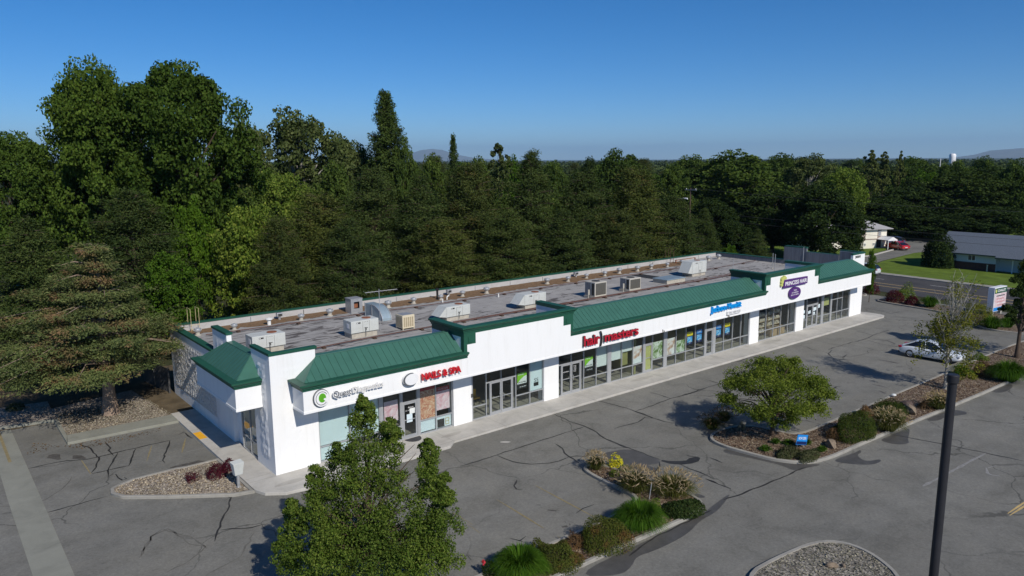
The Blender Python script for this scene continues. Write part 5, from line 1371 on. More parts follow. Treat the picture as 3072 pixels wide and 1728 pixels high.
# roadside strip
mound('barberry', 'wine red shrub by the road at the far building corner', 'shrub', (75.53,5.03), .95, .9, 1.25, L['wine'], .10, 2400, 61, group=WG)
mound('barberry', 'left wine red shrub of the roadside strip', 'shrub', (72.48,0.96), 1.15, 1.0, 1.35, L['wine'], .10, 3000, 62, group=WG)
mound('leafy_shrub', 'green shrub behind two wine red ones by the road', 'shrub', (74.1, .5), 1.2, 1.1, 1.75, L['near'], .12, 3000, 63)
mound('barberry', 'right wine red shrub of the roadside strip', 'shrub', (71.98,-1.19), .95, .9, 1.15, L['wine'], .10, 2400, 64, group=WG)
tuft('grass_mound', 'green grass mound right of the wine red shrubs', 'ornamental grass', (72.08,-3.02), 1.3, 1.5, L['grassg'], 700, .06, None, 65)
mound('leafy_shrub', 'yellowish shrub left of the roadside sign', 'shrub', (66.79,-9.4), 1.7, 1.5, 2.0, L['sap'], .12, 4200, 66)
tuft('grass_mound', 'green grass mound in front of the roadside sign', 'ornamental grass', (65.39,-11.24), 1.3, 1.5, L['grassg'], 700, .06, None, 67)
tuft('grass_mound', 'green grass mound right of the roadside sign foot', 'ornamental grass', (67.15,-12.01), 1.0, 1.4, L['grassg'], 600, .06, None, 68)
t = thing('roadside_sign', 'white roadside sign box with dark green heading and red lines', 'sign', (71.7, -9.2, GZ), R(-6))
MB().box(.3,.15,0,.6,.45,.5).box(2.0,.15,0,2.3,.45,.5).build('base', M['kerb'], t)
sb = MB().box(0,0,.5,2.6,.62,3.0).build('cabinet', M['signwhite'], t, bevel=.02)
MB().box(.06,-.02,2.38,2.54,-.001,2.92).build('heading', M['green_trim'], sb); MB().box(.06,-.02,.95,2.54,-.001,2.34).build('tenant_panels', M['signlist'], sb); MB().box(.06,-.02,.56,2.54,-.001,.92).build('lower_panel', M['posterblue'], sb)
text('lettering', 'CHALET', .62, 2.52, -.024, 1.7, .27, M['signwhite'], sb, .002, .02)
disc(MB(), .3, 2.65, .16, .19, -.026, -.0205).build('emblem', M['signlime'], sb)
M['palered'] = mk('faded_red_line', (.52,.28,.29), .6, .2, 9)
for i in range(4): MB().box(.4+.1*i, -.024, 2.06-.32*i, 2.2-.1*(i%2), -.0205, 2.18-.32*i).build('tenant_line', M['palered'] if i else M['signgrey'], sb)

# ------------------------------------------------------------------ pole, lamp, utility pole, wires, fences
px, py = (0.81,-30.74); ph = 12.3
t = thing('light_pole', 'dark capped steel pole standing in the right foreground', 'pole', (px, py, GZ))
MB().tube([(0,0,0),(0,0,ph-.12)], [.088,.076], 20).build('shaft', M['polep'], t, smooth=True)
MB().lathe([(.083,ph-.16),(.1,ph-.14),(.1,ph-.015),(.085,ph)], (0,0,0), 20).build('cap', M['polep'], t, smooth=True)
MB().box(-.2,-.2,0,.2,.2,.04).build('base_plate', M['polep'], t)
t = thing('street_lamp', 'pale curved arm street lamp in front of the trees beyond the building', 'street lamp', (86, 43.7, GZ))
MB().tube([(0,0,0),(0,0,8.0),(.1,-.3,9.0),(.2,-1.2,9.6),(.3,-2.2,9.75)], [.11,.08,.06,.05,.045], 8).build('pole', M['galv'], t, smooth=True)
MB().tube([(.3,-2.1,9.75),(.32,-2.9,9.72)], [.10,.13], 8).build('lamp_head', M['signwhite'], t)
up = []
for x, y, lb in ((93, 45.3, 'wooden utility pole with crossarm among the far trees'), (97.5, -58, 'wooden utility pole beside the road, out past the right')):
    t = thing('utility_pole', lb, 'utility pole', (x, y, GZ))
    MB().tube([(0,0,0),(0,0,11.2)], [.16,.11], 8).build('pole', M['bark'], t)
    MB().box(-.1,-1.2,10.75,.1,1.2,10.92).build('crossarm', M['greypar'], t)
    for d in (-1.1,.9): MB().lathe([(.05,10.92),(.06,11.0),(.03,11.1)], (0,d,0), 8).build('insulator', M['signwhite'], t)
    up.append((x,y))
def wire(label, a, b, sag, r=.018):
    t = thing('power_line', label, 'power line'); pts = []
    for i in range(17):
        f = i/16; pts.append((a[0]+(b[0]-a[0])*f, a[1]+(b[1]-a[1])*f, a[2]+(b[2]-a[2])*f-sag*4*f*(1-f)))
    MB().tube(pts, r, 4).build('cable', M['darkgrey'], t)
for z, s_, lb in ((7.2, 1.5, 'middle power line between the utility poles'), (6.0, 1.2, 'lowest power line passing in front of the grey roofed house'), (11.0, 1.8, 'highest power line between the utility poles')):
    wire(lb, (93,45.3,z), (97.5,-58,z), s_)
t = thing('board_fence', 'dark board fence behind the left rear corner of the building', 'fence', (-.15, 18.35, GZ))
f1 = MB()
for i in range(22): f1.box(-.12-.03*i, .05+.2*i, .02, -.09-.03*i, .235+.2*i, 1.85)
f1.build('boards', M['darkgrey'], t)
MB().box(-.2,.0,0,-.08,.1,1.95).build('post', M['darkgrey'], t); MB().box(-.55,2.4,0,-.45,2.5,1.95).build('post', M['darkgrey'], t)
t = thing('chain_link_fence', 'thin wire fence behind the far end of the building', 'fence', (64.5, 24, GZ))
f2 = MB()
for z in (.1,.6,1.1,1.6): f2.tube([(0,0,z),(22,1,z)], .012, 4)
f2.build('wires', M['galv'], t)
for i in range(8): MB().tube([(i*3.1,i*.14,0),(i*3.1,i*.14,1.7)], .03, 6).build('post', M['galv'], t)

# ------------------------------------------------------------------ vehicles
def car(name, label, loc, rz, paintm, kind='sedan'):
    t = thing(name, label, 'car', (*loc, GZ), rz)
    if kind == 'sedan':
        Lh, Wd = 2.33, .90
        st = [(-2.33,.42,.66,.66),(-2.28,.30,.82,.80),(-2.0,.24,.93,.86),(-1.4,.20,.97,.90),(-.6,.18,.95,.91),(.4,.18,.93,.91),(1.1,.19,.90,.90),(1.6,.20,.84,.88),(2.1,.24,.74,.82),(2.33,.40,.58,.62)]
        gh = [(-1.95,.94,.60),(-1.15,1.33,.56),(-.55,1.45,.57),(.05,1.44,.57),(.55,1.30,.60),(1.20,.93,.70)]
        wx, wr = (-1.38, 1.42), .335
    else:
        Lh, Wd = 2.25, .92
        st = [(-2.25,.50,.92,.72),(-2.2,.34,1.02,.84),(-1.9,.28,1.06,.90),(-1.2,.24,1.06,.92),(0,.24,1.04,.92),(.9,.24,1.02,.91),(1.5,.25,.98,.89),(2.05,.30,.86,.82),(2.25,.45,.70,.64)]
        gh = [(-2.15,1.05,.66),(-1.75,1.50,.62),(-.9,1.66,.62),(.1,1.64,.62),(.6,1.48,.64),(1.25,1.03,.72)]
        wx, wr = (-1.32, 1.36), .37
    m = MB(); sec = []
    for x, zb, zt, hw in st:
        ring = [(x,-hw*.9,zb),(x,-hw,zb+.12),(x,-hw*1.005,(zb+zt)*.55),(x,-hw*.95,zt-.06),(x,-hw*.80,zt),(x,0,zt+.035),(x,hw*.80,zt),(x,hw*.95,zt-.06),(x,hw*1.005,(zb+zt)*.55),(x,hw,zb+.12),(x,hw*.9,zb)]
        sec.append(ring)
    k = len(sec[0])
    m.v = [p for r_ in sec for p in r_]
    for i in range(len(sec)-1):
        for j in range(k):
            a = i*k+j; b = i*k+(j+1)%k; m.f.append((a,a+k,b+k,b))
    m.f.append(tuple(range(k))); m.f.append(tuple(range((len(sec)-1)*k, len(sec)*k))[::-1])
    b = m.build('body', paintm, t, smooth=True)
    sub = b.modifiers.new('sub','SUBSURF'); sub.levels = 1; sub.render_levels = 2
    # greenhouse: painted roof skin over dark glass
    g = MB(); base = []
    for x, zt, hw in gh:
        zb = .9 if kind == 'sedan' else 1.0
        wb = .80
        g.v += [(x, -wb+.02 if zt < 1.1 else -wb+.04, zb),(x,-hw-.02,zt),(x,0,zt+.035),(x,hw+.02,zt),(x, wb-.02 if zt < 1.1 else wb-.04, zb)]
    for i in range(len(gh)-1):
        for j in range(4):
            a = i*5+j; g.f.append((a,a+5,a+6,a+1))
    cab = g.build('cabin_glass', M['carglass'], t, smooth=True)
    rf = MB(); idx = [1,2,3,4] if kind == 'sedan' else [1,2,3,4]
    for i in range(1, len(gh)-1):
        x, zt, hw = gh[i]; rf.v += [(x,-hw-.03,zt-.012),(x,-hw*.8,zt+.022),(x,0,zt+.052),(x,hw*.8,zt+.022),(x,hw+.03,zt-.012)]
    n = len(gh)-2
    for i in range(n-1):
        for j in range(4): a = i*5+j; rf.f.append((a,a+5,a+6,a+1))
    rf.build('roof', paintm, t, smooth=True)
    pl = MB()
    for s in (-1, 1):
        ws = lambda x, z: None
        for i, i2 in ((0,1),(len(gh)-2,len(gh)-1)):
            x0,z0,h0 = gh[i]; x1,z1,h1 = gh[i2]
            pl.tube([(x0,s*(h0+.015 if z0>1.1 else .79),z0),(x1,s*(h1+.015 if z1>1.1 else .79),z1)], .04, 5)
        xm = gh[2][0] + (.25 if kind == 'sedan' else .35); pl.tube([(xm,s*.775,.95 if kind=='sedan' else 1.04),(xm-.05,s*(gh[2][2]+.03),gh[2][1])], .028, 5)
        if kind != 'sedan': pl.tube([(-1.35,s*.78,1.04),(-1.5,s*.66,1.55)], .06, 5)
    pl.build('window_pillar', paintm if kind == 'sedan' else M['black'], t)
    for x in wx:
        for s in (-1, 1):
            ty = MB().lathe([(wr*.62,-.10),(wr*.96,-.10),(wr,-.06),(wr,.06),(wr*.96,.10),(wr*.62,.10)], (0,0,0), 22, False).build('tyre', M['tyre'], t, smooth=True)
            ty.location = (x, s*(Wd-.10), wr); ty.rotation_euler = (R(90),0,0)
            rm = MB(); rm.lathe([(.06,.02),(.07,.07)], (0,0,0), 12)
            for q in range(10):
                a = 2*math.pi*q/10; c, s2 = math.cos(a), math.sin(a)
                rm.tube([(.05*c,.05*s2,.05),(wr*.62*c,wr*.62*s2,.07)], .022, 4)
            ro = MB(); 
            rm.lathe([(wr*.58,.075),(wr*.66,.08),(wr*.66,.105),(wr*.60,.105)], (0,0,0), 22, False)
            r2 = rm.build('rim', M['rim'], ty)
            if s > 0: r2.rotation_euler = (R(180),0,0)
            MB().lathe([(.01,-.02),(wr*.6,-.02),(wr*.6,.0),(.01,.0)], (0,0,0), 18).build('brake_disc', M['black'], ty)
    z0 = .72 if kind == 'sedan' else .86
    for s in (-1,1):
        MB().box(-Lh-.0, s*.48, z0, -Lh+.28, s*.83, z0+.14).build('tail_lamp', M['taillight'], t, bevel=.03)
        MB().box(Lh-.34, s*.52, z0-.12, Lh-.06, s*.80, z0+.0).build('headlight', M['headlight'], t, bevel=.03)
        MB().box(.62, s*.88, .95, .82, s*1.06, 1.08).build('wing_mirror', paintm, t, bevel=.04)
    MB().box(-Lh-.02,-.26,.52,-Lh+.02,.26,.65).build('number_plate', M['plate'], t)
    MB().box(-Lh+.01,-.75,.26,-Lh+.1,.75,.42).build('bumper', M['darkgrey'], t, bevel=.02)
    ln = MB()
    for s in (-1,1):
        for x in (-.62,.42,1.25 if False else .42): ln.box(x-.006, s*(Wd*1.0), .35, x+.006, s*(Wd*1.0+.012), .88)
        ln.box(-.45, s*(Wd+.003), .76, -.27, s*(Wd+.02), .79); ln.box(.58, s*(Wd+.003), .76, .76, s*(Wd+.02), .79)
    ln.build('door_line', M['darkgrey'], b)
    return t
car('parked_sedan', 'white sedan parked nose in to the island behind the sapling', (50.0, -11.95), R(-90+3), M['carwhite'], 'sedan')
car('small_suv', 'white sport utility car driving away on the road', (89.9, 13.0), R(93), M['carwhite'], 'suv')
car('red_car', 'red car parked on the driveway of the cream house', (123.4, 22.9), R(62), M['carred'], 'sedan')
car('dark_suv', 'grey blue car parked in the shade behind the red one', (129.5, 26.6), R(100), M['carblue'], 'suv')

# ------------------------------------------------------------------ houses across the road
M['siding'] = mk('white_house_siding', (.52, .57, .60), .7, .06, 2, stretch=(.3,.3,8))
M['cream'] = mk('cream_house_stucco', (.72, .68, .58), .8, .06, 2)
M['tan'] = mk('tan_house_panel', (.27, .22, .19), .8, .1, 3)
M['brick'] = mk('dark_red_brick', (.085, .038, .032), .85, .3, 7)
M['shingle'] = mk('grey_blue_shingles', (.10, .12, .15), .85, .35, 7, stretch=(1,2.5,1), bmp=.4, bscale=18)
M['lightshingle'] = mk('light_grey_shingles', (.36, .35, .35), .85, .15, 6)
M['gtr'] = mk('dark_green_fascia', (.02, .045, .045), .6, .1, 3)
h = thing('bungalow', 'low white bungalow with long grey blue roof and brick base', 'house', (106, 0, GZ))
w = MB(); w.box(0, 1.75, 0, 10, 9.6, 2.45); w.box(1.4, -14, 0, 10, 1.74, 2.45); w.prism_y([(0,0)]*3, 0, 0) if False else None
w.build('wall', M['siding'], h)
MB().box(-.05, 1.72, 0, -.002, 9.63, 1.10).build('brick_base', M['brick'], h)
gb = MB(); gb.add([(0,9.6,2.45),(10,9.6,2.45),(5,9.6,4.75),(0,9.45,2.45),(10,9.45,2.45),(5,9.45,4.75)], [(0,1,2),(3,5,4),(0,2,5,3),(1,4,5,2)]); gb.build('gable', M['siding'], h)
rf = MB()
def slab(m, a, b, c, d, th=.12):
    a, b, c, d = map(Vector, (a,b,c,d)); o = Vector((0,0,-th))
    m.add([a,b,c,d,a+o,b+o,c+o,d+o], [(0,1,2,3),(7,6,5,4),(0,4,5,1),(1,5,6,2),(2,6,7,3),(3,7,4,0)])
slab(rf, (-.6,10.1,2.36),(-.6,1.6,2.36),(5,1.6,4.95),(5,10.1,4.95)); slab(rf, (-1.0,1.6,2.18),(-1.0,-14.5,2.18),(5,-14.5,4.95),(5,1.6,4.95)); slab(rf, (5,10.1,4.95),(5,-14.5,4.95),(10.6,-14.5,2.36),(10.6,10.1,2.36))
rr = rf.build('roof', M['shingle'], h)
MB().box(-.66,1.62,2.2,-.605,10.1,2.37).box(-1.06,-14.5,2.02,-1.005,1.58,2.19).build('fascia', M['gtr'], rr)
def win(parent, ax, a, b, z0, z1, off, fmat='signwhite', glassm='houseglass'):
    f = MB()
    def bx(m,p,q,r,s,d0,d1):
        if ax == 'x': m.box(off-d1, p, r, off-d0, q, s)
        else: m.box(p, off-d1, r, q, off-d0, s)
    bx(f,a,b,z0,z0+.06,.003,.06); bx(f,a,b,z1-.06,z1,.003,.06); bx(f,a,a+.06,z0+.06,z1-.06,.003,.06); bx(f,b-.06,b,z0+.06,z1-.06,.003,.06); bx(f,(a+b)/2-.03,(a+b)/2+.03,z0+.06,z1-.06,.003,.06)
    o = f.build('window', M[fmat], parent); g = MB(); bx(g,a+.06,b-.06,z0+.06,z1-.06,.004,.03); g.build('pane', M[glassm], o); return o
win(h, 'x', 4.35, 5.35, 1.35, 2.15, -.0); win(h, 'x', 7.3, 8.0, 1.3, 2.2, -.0)
MB().box(1.33,.1,0,1.395,1.0,2.1).build('door', M['siding'], h); MB().box(-.02,-.4,0,.1,-.28,2.1).box(-.02,-5.2,0,.1,-5.08,2.1).build('porch_post', M['signwhite'], h)
MB().lathe([(.10,.0),(.09,.9),(.14,1.0)],(-.5,2.6,0),8).build('meter_post', M['galv'], h)
ang = math.atan2(-1.5, 4.0)
h = thing('split_level_house', 'cream two level house with light grey hip roof behind the dark tree', 'house', (119.2, 27.4, GZ), ang)
w = MB(); w.box(0,0,0,5.7,9,3.55).box(-9,-.0+1.2,0,-.01,9,2.9); w.build('wall', M['cream'], h)
MB().box(-.0,-.03,1.55,5.72,-.002,1.75).box(0,-.035,1.76,.9,-.003,3.3).box(3.6,-.035,1.76,4.4,-.003,3.3).build('tan_band', M['tan'], h)
MB().add([(-.5,-.6,3.5),(6.6,-.6,3.5),(6.6,9.6,3.5),(-.5,9.6,3.5),(3.0,3.6,5.1),(3.0,6.0,5.1),(-.5,-.6,3.4),(6.6,-.6,3.4),(6.6,9.6,3.4),(-.5,9.6,3.4)], [(0,1,4),(1,2,5,4),(2,3,5),(3,0,4,5),(6,7,1,0),(7,8,2,1),(8,9,3,2),(9,6,0,3),(9,8,7,6)]).build('roof', M['lightshingle'], h)
MB().add([(-9.5,.6,2.85),(-.51,.6,2.85),(-.51,9.6,2.85),(-9.5,9.6,2.85),(-7,5,4.3),(-.51,5,4.3)], [(0,1,5,4),(2,3,4,5),(3,0,4),(1,2,5),(3,2,1,0)]).build('roof', M['lightshingle'], h)
win(h, 'y', 3.75, 4.25, 2.2, 3.1, -.035); win(h, 'y', .55, 1.05, .45, 1.0, 0, 'signwhite'); win(h, 'y', 2.6, 3.1, .55, 1.0, 0); win(h, 'y', -6, -5, 1.2, 2.0, 1.2)
MB().box(3.5,-.02,.1,4.5,-.003,1.5).build('entry_painted_shade', M['black'], h)  # flat black sheet on the wall, painting the shade of the entry
po = MB(); po.add([(3.5,-.02,1.65),(3.5,-2.6,1.65),(4.6,-.02,2.25),(4.6,-2.6,2.25),(5.7,-.02,1.65),(5.7,-2.6,1.65),(3.5,-.02,1.55),(3.5,-2.6,1.55),(5.7,-.02,1.55),(5.7,-2.6,1.55),(4.6,-2.6,1.55),(4.6,-.02,1.55)], [(0,1,3,2),(2,3,5,4),(1,7,9,5,3),(6,8,9,7),(0,2,4,8,6)])
po.build('portico_roof', M['signwhite'], h)
for a in (3.65, 4.9, 5.5): MB().box(a,-2.5,0,a+.1,-2.4,1.56).build('portico_post', M['signwhite'], h)

# ------------------------------------------------------------------ trees
def put(o, x, y, h, r, h0, r0, rz, label, group=None, z=GZ):
    o.location = (x, y, z); o.rotation_euler = (0,0,rz); o.scale = (r/r0, r/r0, h/h0); o['label'] = label
    if group: o['group'] = group
    elif 'group' in o: del o['group']
    return o
used = {}
def proto(kind):
    if kind == 'syc':  return tree('sycamore_tree','', 'tree', [(x,y,z,r) for x,y,z,r in lobes_ell(11,42,8.8,8.8,6.0,22.6,3.0)], 25, L['syc'], 15, 120, .40, 11, 'bark', .6), 25, 10.5
    if kind == 'syc2': return tree('sycamore_tree','', 'tree', lobes_ell(23,44,8.4,8.6,5.0,22.8,2.9), 25, L['syc'], 15, 120, .40, 23, 'bark', .6), 25, 10.5
    if kind == 'pale': return tree('cottonwood_tree','', 'tree', lobes_ell(31,30,5.6,5.6,6,17.2,2.1), 19, L['pale'], 10, 60, .42, 31, 'palebark'), 19, 7.2
    if kind == 'mid':  return tree('broadleaf_tree','', 'tree', lobes_ell(41,30,4.3,4.3,2.2,10.8,1.9), 12.2, L['mid'], 11, 70, .34, 41), 12.2, 5.8
    if kind == 'dark': return tree('broadleaf_tree','', 'tree', lobes_ell(51,32,4.4,4.4,1.8,10.8,1.9), 12.2, L['dark'], 11, 70, .34, 51), 12.2, 5.8
    if kind == 'bright': return tree('maple_tree','', 'tree', lobes_ell(61,24,3.0,3.0,2.4,8.4,1.4), 9.6, L['bright'], 10, 62, .26, 61), 9.6, 4.2
    if kind == 'linden': return tree('linden_tree','', 'tree', lobes_ell(71,36,4.6,4.6,1.2,9.6,1.7), 11, L['near'], 12, 80, .26, 71), 11, 6.0
    if kind == 'pine':  return conifer('pine_tree','', 'tree', 81, 15, 5.6, 1.2, 290, 12, 34, .27, L['pine'], pw=.50, flat=.65, up=.30, rag=.30), 15, 5.4
    if kind == 'pine2': return conifer('pine_tree','', 'tree', 82, 15, 5.4, 1.2, 290, 12, 34, .27, L['pine2'], pw=.44, flat=.7, up=.35, rag=.34), 15, 5.2
    if kind == 'pine3': return conifer('pine_tree','', 'tree', 83, 15, 5.0, 1.0, 280, 11, 34, .27, L['pine'], pw=.7, flat=.6, up=.28, rag=.36), 15, 4.8
    if kind == 'cyp':   return conifer('bald_cypress','', 'tree', 84, 24, 4.6, 3, 360, 10, 26, .38, L['cyp'], pw=.6, flat=.9, up=.35, rag=.55, asp=.4), 24, 4.0
    if kind == 'spire': return conifer('narrow_conifer','', 'tree', 85, 18, 4.2, 2, 190, 8, 26, .38, L['cyp'], pw=.95, flat=.8, up=.2, rag=.7, asp=.4), 18, 3.4
    if kind == 'poplar': return tree('poplar_tree','', 'tree', [(.0,.0,16.2,.4),(.35,.2,15.6,.5),(-.3,-.2,15.2,.5),(.2,.3,14.6,.7),(-.5,.4,14.0,.6),(.7,-.5,13.8,.6),(-1.2,.9,14.4,.4),(1.3,-1.0,14.8,.35),(0,0,13.2,.9),(-.9,.7,12.8,.8),(1.0,-.8,12.4,.9),(.2,.1,12,1.1),(-1.5,1.1,11.4,.9),(1.6,-1.2,11.2,.9),(.3,-.3,10.4,1.6),(-.2,0,8.6,1.9),(.2,.2,6.8,2.0),(-1.2,.9,9.6,1.2),(1.4,-1.0,9.2,1.2)], 17, L['pale'], 10, 40, .4, 86, 'bark', .14), 17, 3.0
    if kind == 'weep':  return tree('birch_tree','', 'tree', [(0,0,17,.7),(.5,-.3,16,.9),(-1.8,1.2,15.2,.8),(-2.6,1.8,14.6,.7),(.9,-.6,14.4,1.3),(-.6,.4,13.6,1.4),(1.4,-1.0,12.4,1.5),(-1.4,1.0,12,1.5),(0,0,10.4,2.2),(0,.4,8.2,2.4)], 18, L['pale'], 10, 36, .36, 87, 'bark', .16), 18, 3.6
    if kind == 'olive': return tree('juniper_tree','', 'tree', lobes_ell(91,26,2.6,2.6,.8,5.6,1.2), 6.6, L['pine'], 12, 70, .20, 91), 6.6, 3.5
def T(kind, xyhr, label, cat='tree', group=None, rz=None):
    x, y, h, r = xyhr
    if kind not in used: used[kind] = [*proto(kind), 0]
    p, h0, r0, n = used[kind]
    o = p if n == 0 else copy_tree(p)
    used[kind][3] += 1
    put(o, x, y, h, r, h0, r0, (n*2.1 + x) % 6.28 if rz is None else rz, label, group)
    return o
# big trees on the left
T('syc', (3.46,54.79,26.01,7.44), 'huge green sycamore at the left with its crown high above the pines')
T('syc2', (10.44,49.07,26.6,8.78), 'tallest huge sycamore, right of the other big one')
T('syc2', (-3.61,58.84,19.39,6.11), 'lower sycamore cut by the left edge of the picture')
T('pale', (33.71,72.55,24.28,7.92), 'pale green cottonwood with a broad top right of the big sycamores')
T('pale', (24.84,69.63,22.57,3.61), 'smaller pale cottonwood between the big sycamore and the broad one')
T('pale', (43.5,79.02,20.97,4.8), 'low pale cottonwood beside the feathery spire tree')
T('cyp', (47.42,70.13,26.51,3.94), 'tall feathery conical tree standing alone against the sky')
T('mid', (48.43,67.22,18.84,3.22), 'rounded green tree at the foot of the tall feathery one')
T('spire', (54.1,61.16,19.68,2.15), 'small dark spire topped conifer against the pale hill')
T('weep', (58.56,55.36,19.05,3.11), 'thin weeping birch with ragged drooping top')
# the pines and others right behind the building
T('pine', (1.38,32.78,13.44,5.25), 'olive pine behind the reddish cedar')
T('pine3', (-6.25,29.96,11.88,4.78), 'dark pine at the left edge behind the cedar')
T('bright', (7.02,35.48,12.52,2.46), 'bright green maple between two pines under the big sycamore')
T('linden', (11.05,32.08,12.35,5.02), 'rounded leafy green tree with yellowish top left of the pine row')
T('bright', (2.81,28.34,8.73,3.2), 'low green tree behind the left roof corner')
PG = 'pines behind the retail building'
PN = [('pine2',(17.59,31.57,12.64,5.16),'first pine of the row, right of the rounded leafy tree'), ('pine',(25.25,34.41,14.99,5.14),'pine under the tall feathery tree'), ('pine3',(28.44,30.2,14.42,4.39),'pine below the pale hill, left of the spire conifer'),
      ('pine2',(36.05,32.28,15.21,4.95),'pine just left of the weeping birch'), ('pine3',(42.75,29.52,16.85,4.84),'pine with the tallest pointed top in the row'), ('pine',(48.65,26.79,14.36,5.19),'pine right of the tallest pointed one'),
      ('pine2',(57.23,26.42,14.61,5.29),'broad olive pine near the far end of the row'), ('pine',(63.51,25.14,11.1,4.21),'shorter pine near the far end of the row'), ('pine3',(70.54,25.81,9.32,2.9),'last and lowest pine of the row'),
      ('pine2',(11.89,27.48,10.85,3.29),'low pine filling the gap beside the rounded leafy tree'), ('pine',(18.37,26.74,10.52,4.14),'low dense pine at the wall, under the left half of the row'), ('pine2',(28.17,25.6,10.03,4.38),'low dense pine at the wall, under the middle of the row'),
      ('pine',(35.13,24.16,10.55,4.55),'low dense pine at the wall, below the tallest pointed one'), ('pine3',(41.52,22.56,10.73,4.3),'low dense pine at the wall, right of the middle of the row'), ('pine2',(50.1,22.39,9.89,4.16),'low dense pine at the wall, under the broad olive pine')]
for k, q, lb in PN: T(k, q, lb, group=PG)
for k, q, lb in (('mid',(60.54,77.33,16.53,4.34),'green tree top left of the small dark spire'),('mid',(69.9,76.9,16.06,5.25),'green tree between the dark spire and the weeping birch'),('bright',(70.36,66.4,16.44,3.89),'light green tree top right of the weeping birch'),
                 ('mid',(88.05,74.87,15.19,4.82),'green tree right of the tallest pointed pine'),('dark',(107.03,84.37,16.61,2.73),'small dark pointed tree on the skyline'),('pale',(47.24,79.36,19.61,4.18),'pale tree left of the tall feathery spire'),
                 ('linden',(24.12,57.06,14.92,6.43),'dark leafy tree under the broad pale cottonwood'),('mid',(32.62,58.74,15.33,4.5),'mid green tree under the pale cottonwood edge'),('mid',(15.55,54.84,15.52,4.07),'green tree filling the foot of the tallest sycamore')):
    T(k, q, lb)
# beyond the far end of the building
T('mid', (108.22,75.9,17.57,7.96), 'dark rounded tree against the sky right of the pine row'); T('dark', (93.93,54.28,11.12,5.25), 'dark spreading tree behind the street lamp')
T('mid', (133.84,76.41,16.31,7.43), 'green tree left of the broad twin crowned one'); T('mid', (134.36,63.66,17.3,12.88), 'broad green tree with twin crown against the sky'); T('pale', (152.79,56.52,17.43,6.52), 'greyish dome shaped tree against the sky')
T('poplar', (172.18,51.52,18.56,2.86), 'ragged poplar top, left of three'); T('poplar', (175.22,49.71,18.16,2.66), 'ragged poplar top, middle of three'); T('poplar', (177.54,46.94,18.32,1.56), 'ragged narrow poplar top, right of three')
T('dark', (101.97,34.52,10.7,7.96), 'large dark tree shading the left of the cream house'); T('dark', (97.94,23.42,12.23,6.75), 'large dark tree overhanging the cream house roof'); T('dark', (100.78,20.05,8.69,2.32), 'dark tree edge just left of the cream house roof')
T('dark', (160.74,26.92,13.14,11.9), 'big dark tree behind the grey roofed bungalow'); T('dark', (153.01,33.08,10.04,10.61), 'dark tree behind the gap between the two houses'); T('mid', (209.4,53.67,13.78,10.29), 'mid green tree farther behind the bungalow')
T('dark', (177.49,24.17,13.98,9.64), 'dark tree at the right edge behind the bungalow'); T('mid', (204.73,37.4,15.69,6.16), 'lighter green tree top by the far hills'); T('dark', (141.86,33.67,7.92,8.21), 'dark tree behind the parked cars')
T('mid', (188.33,38.82,14.79,6.34), 'rounded green tree top right of the three ragged poplars'); T('mid', (168.53,19.27,15.07,5.6), 'green tree top at the right edge under the far hills'); T('bright', (172.0,39.46,13.07,5.36), 'lighter green tree behind the gap of the two houses')
T('linden', (133.72,39.14,14.37,6.19), 'olive green tree between the dome shaped tree and the poplars'); T('dark', (145.94,23.72,5.0,9.13), 'low dark tree over the bungalow ridge'); T('dark', (150.39,16.99,6.67,9.23), 'low dark tree over the right part of the bungalow ridge')
T('dark', (88.46,36.86,9.77,4.69), 'dark tree right of the last pine'); T('mid', (103.71,58.13,14.61,4.82), 'green tree behind the utility pole'); T('dark', (84.5,30.29,6.54,3.81), 'low dark tree beyond the far roof corner')
T('pine3', (81.22,24.33,6.06,2.41), 'small conical conifer just beyond the far roof corner'); T('bright', (75.83,25.25,4.27,1.4), 'small light green tree at the far roof corner')
mound('evergreen_shrub', 'dense egg shaped dark evergreen on the lawn in front of the bungalow', 'shrub', (105.6, 9.0), 2.5, 2.5, 4.9, L['dark'], .30, 7000, 73, lump=.14)
T('bright', (70.25,2.73,5.99,0.64), 'slim yellowish young tree behind the numbered tower'); mound('leafy_shrub', 'dark bush behind the numbered tower', 'shrub', (73.4, 9.8), 1.2, 1.2, 1.9, L['dark'], .14, 2600, 71)
# filler trees of the neighbourhood: too alike to tell apart
rg = random.Random(17); FL = 'green neighbourhood tree far beyond the shops, lost among many others'
C0 = Vector((-13.36,-35.66)); n = 0
for i in range(900):
    if n >= 150: break
    az = R(39.2) + R(rg.uniform(-31, 31)); D = 95 + 330*rg.random()**1.2
    x, y = C0.x + D*math.sin(az), C0.y + D*math.cos(az)
    if y < 27 or (x > 66 and y < 48 and x < 150) or (73 < x < 100 and y < 70): continue
    if x < 60 and y < 36: continue
    h = rg.uniform(8, 12.8) if D < 200 else rg.uniform(10, 17.0)
    T(rg.choice(['mid','dark','mid','dark','pine2','bright']), (x, y, h, h*rg.uniform(.36,.52)), FL, group='neighbourhood trees beyond the shops')
    n += 1
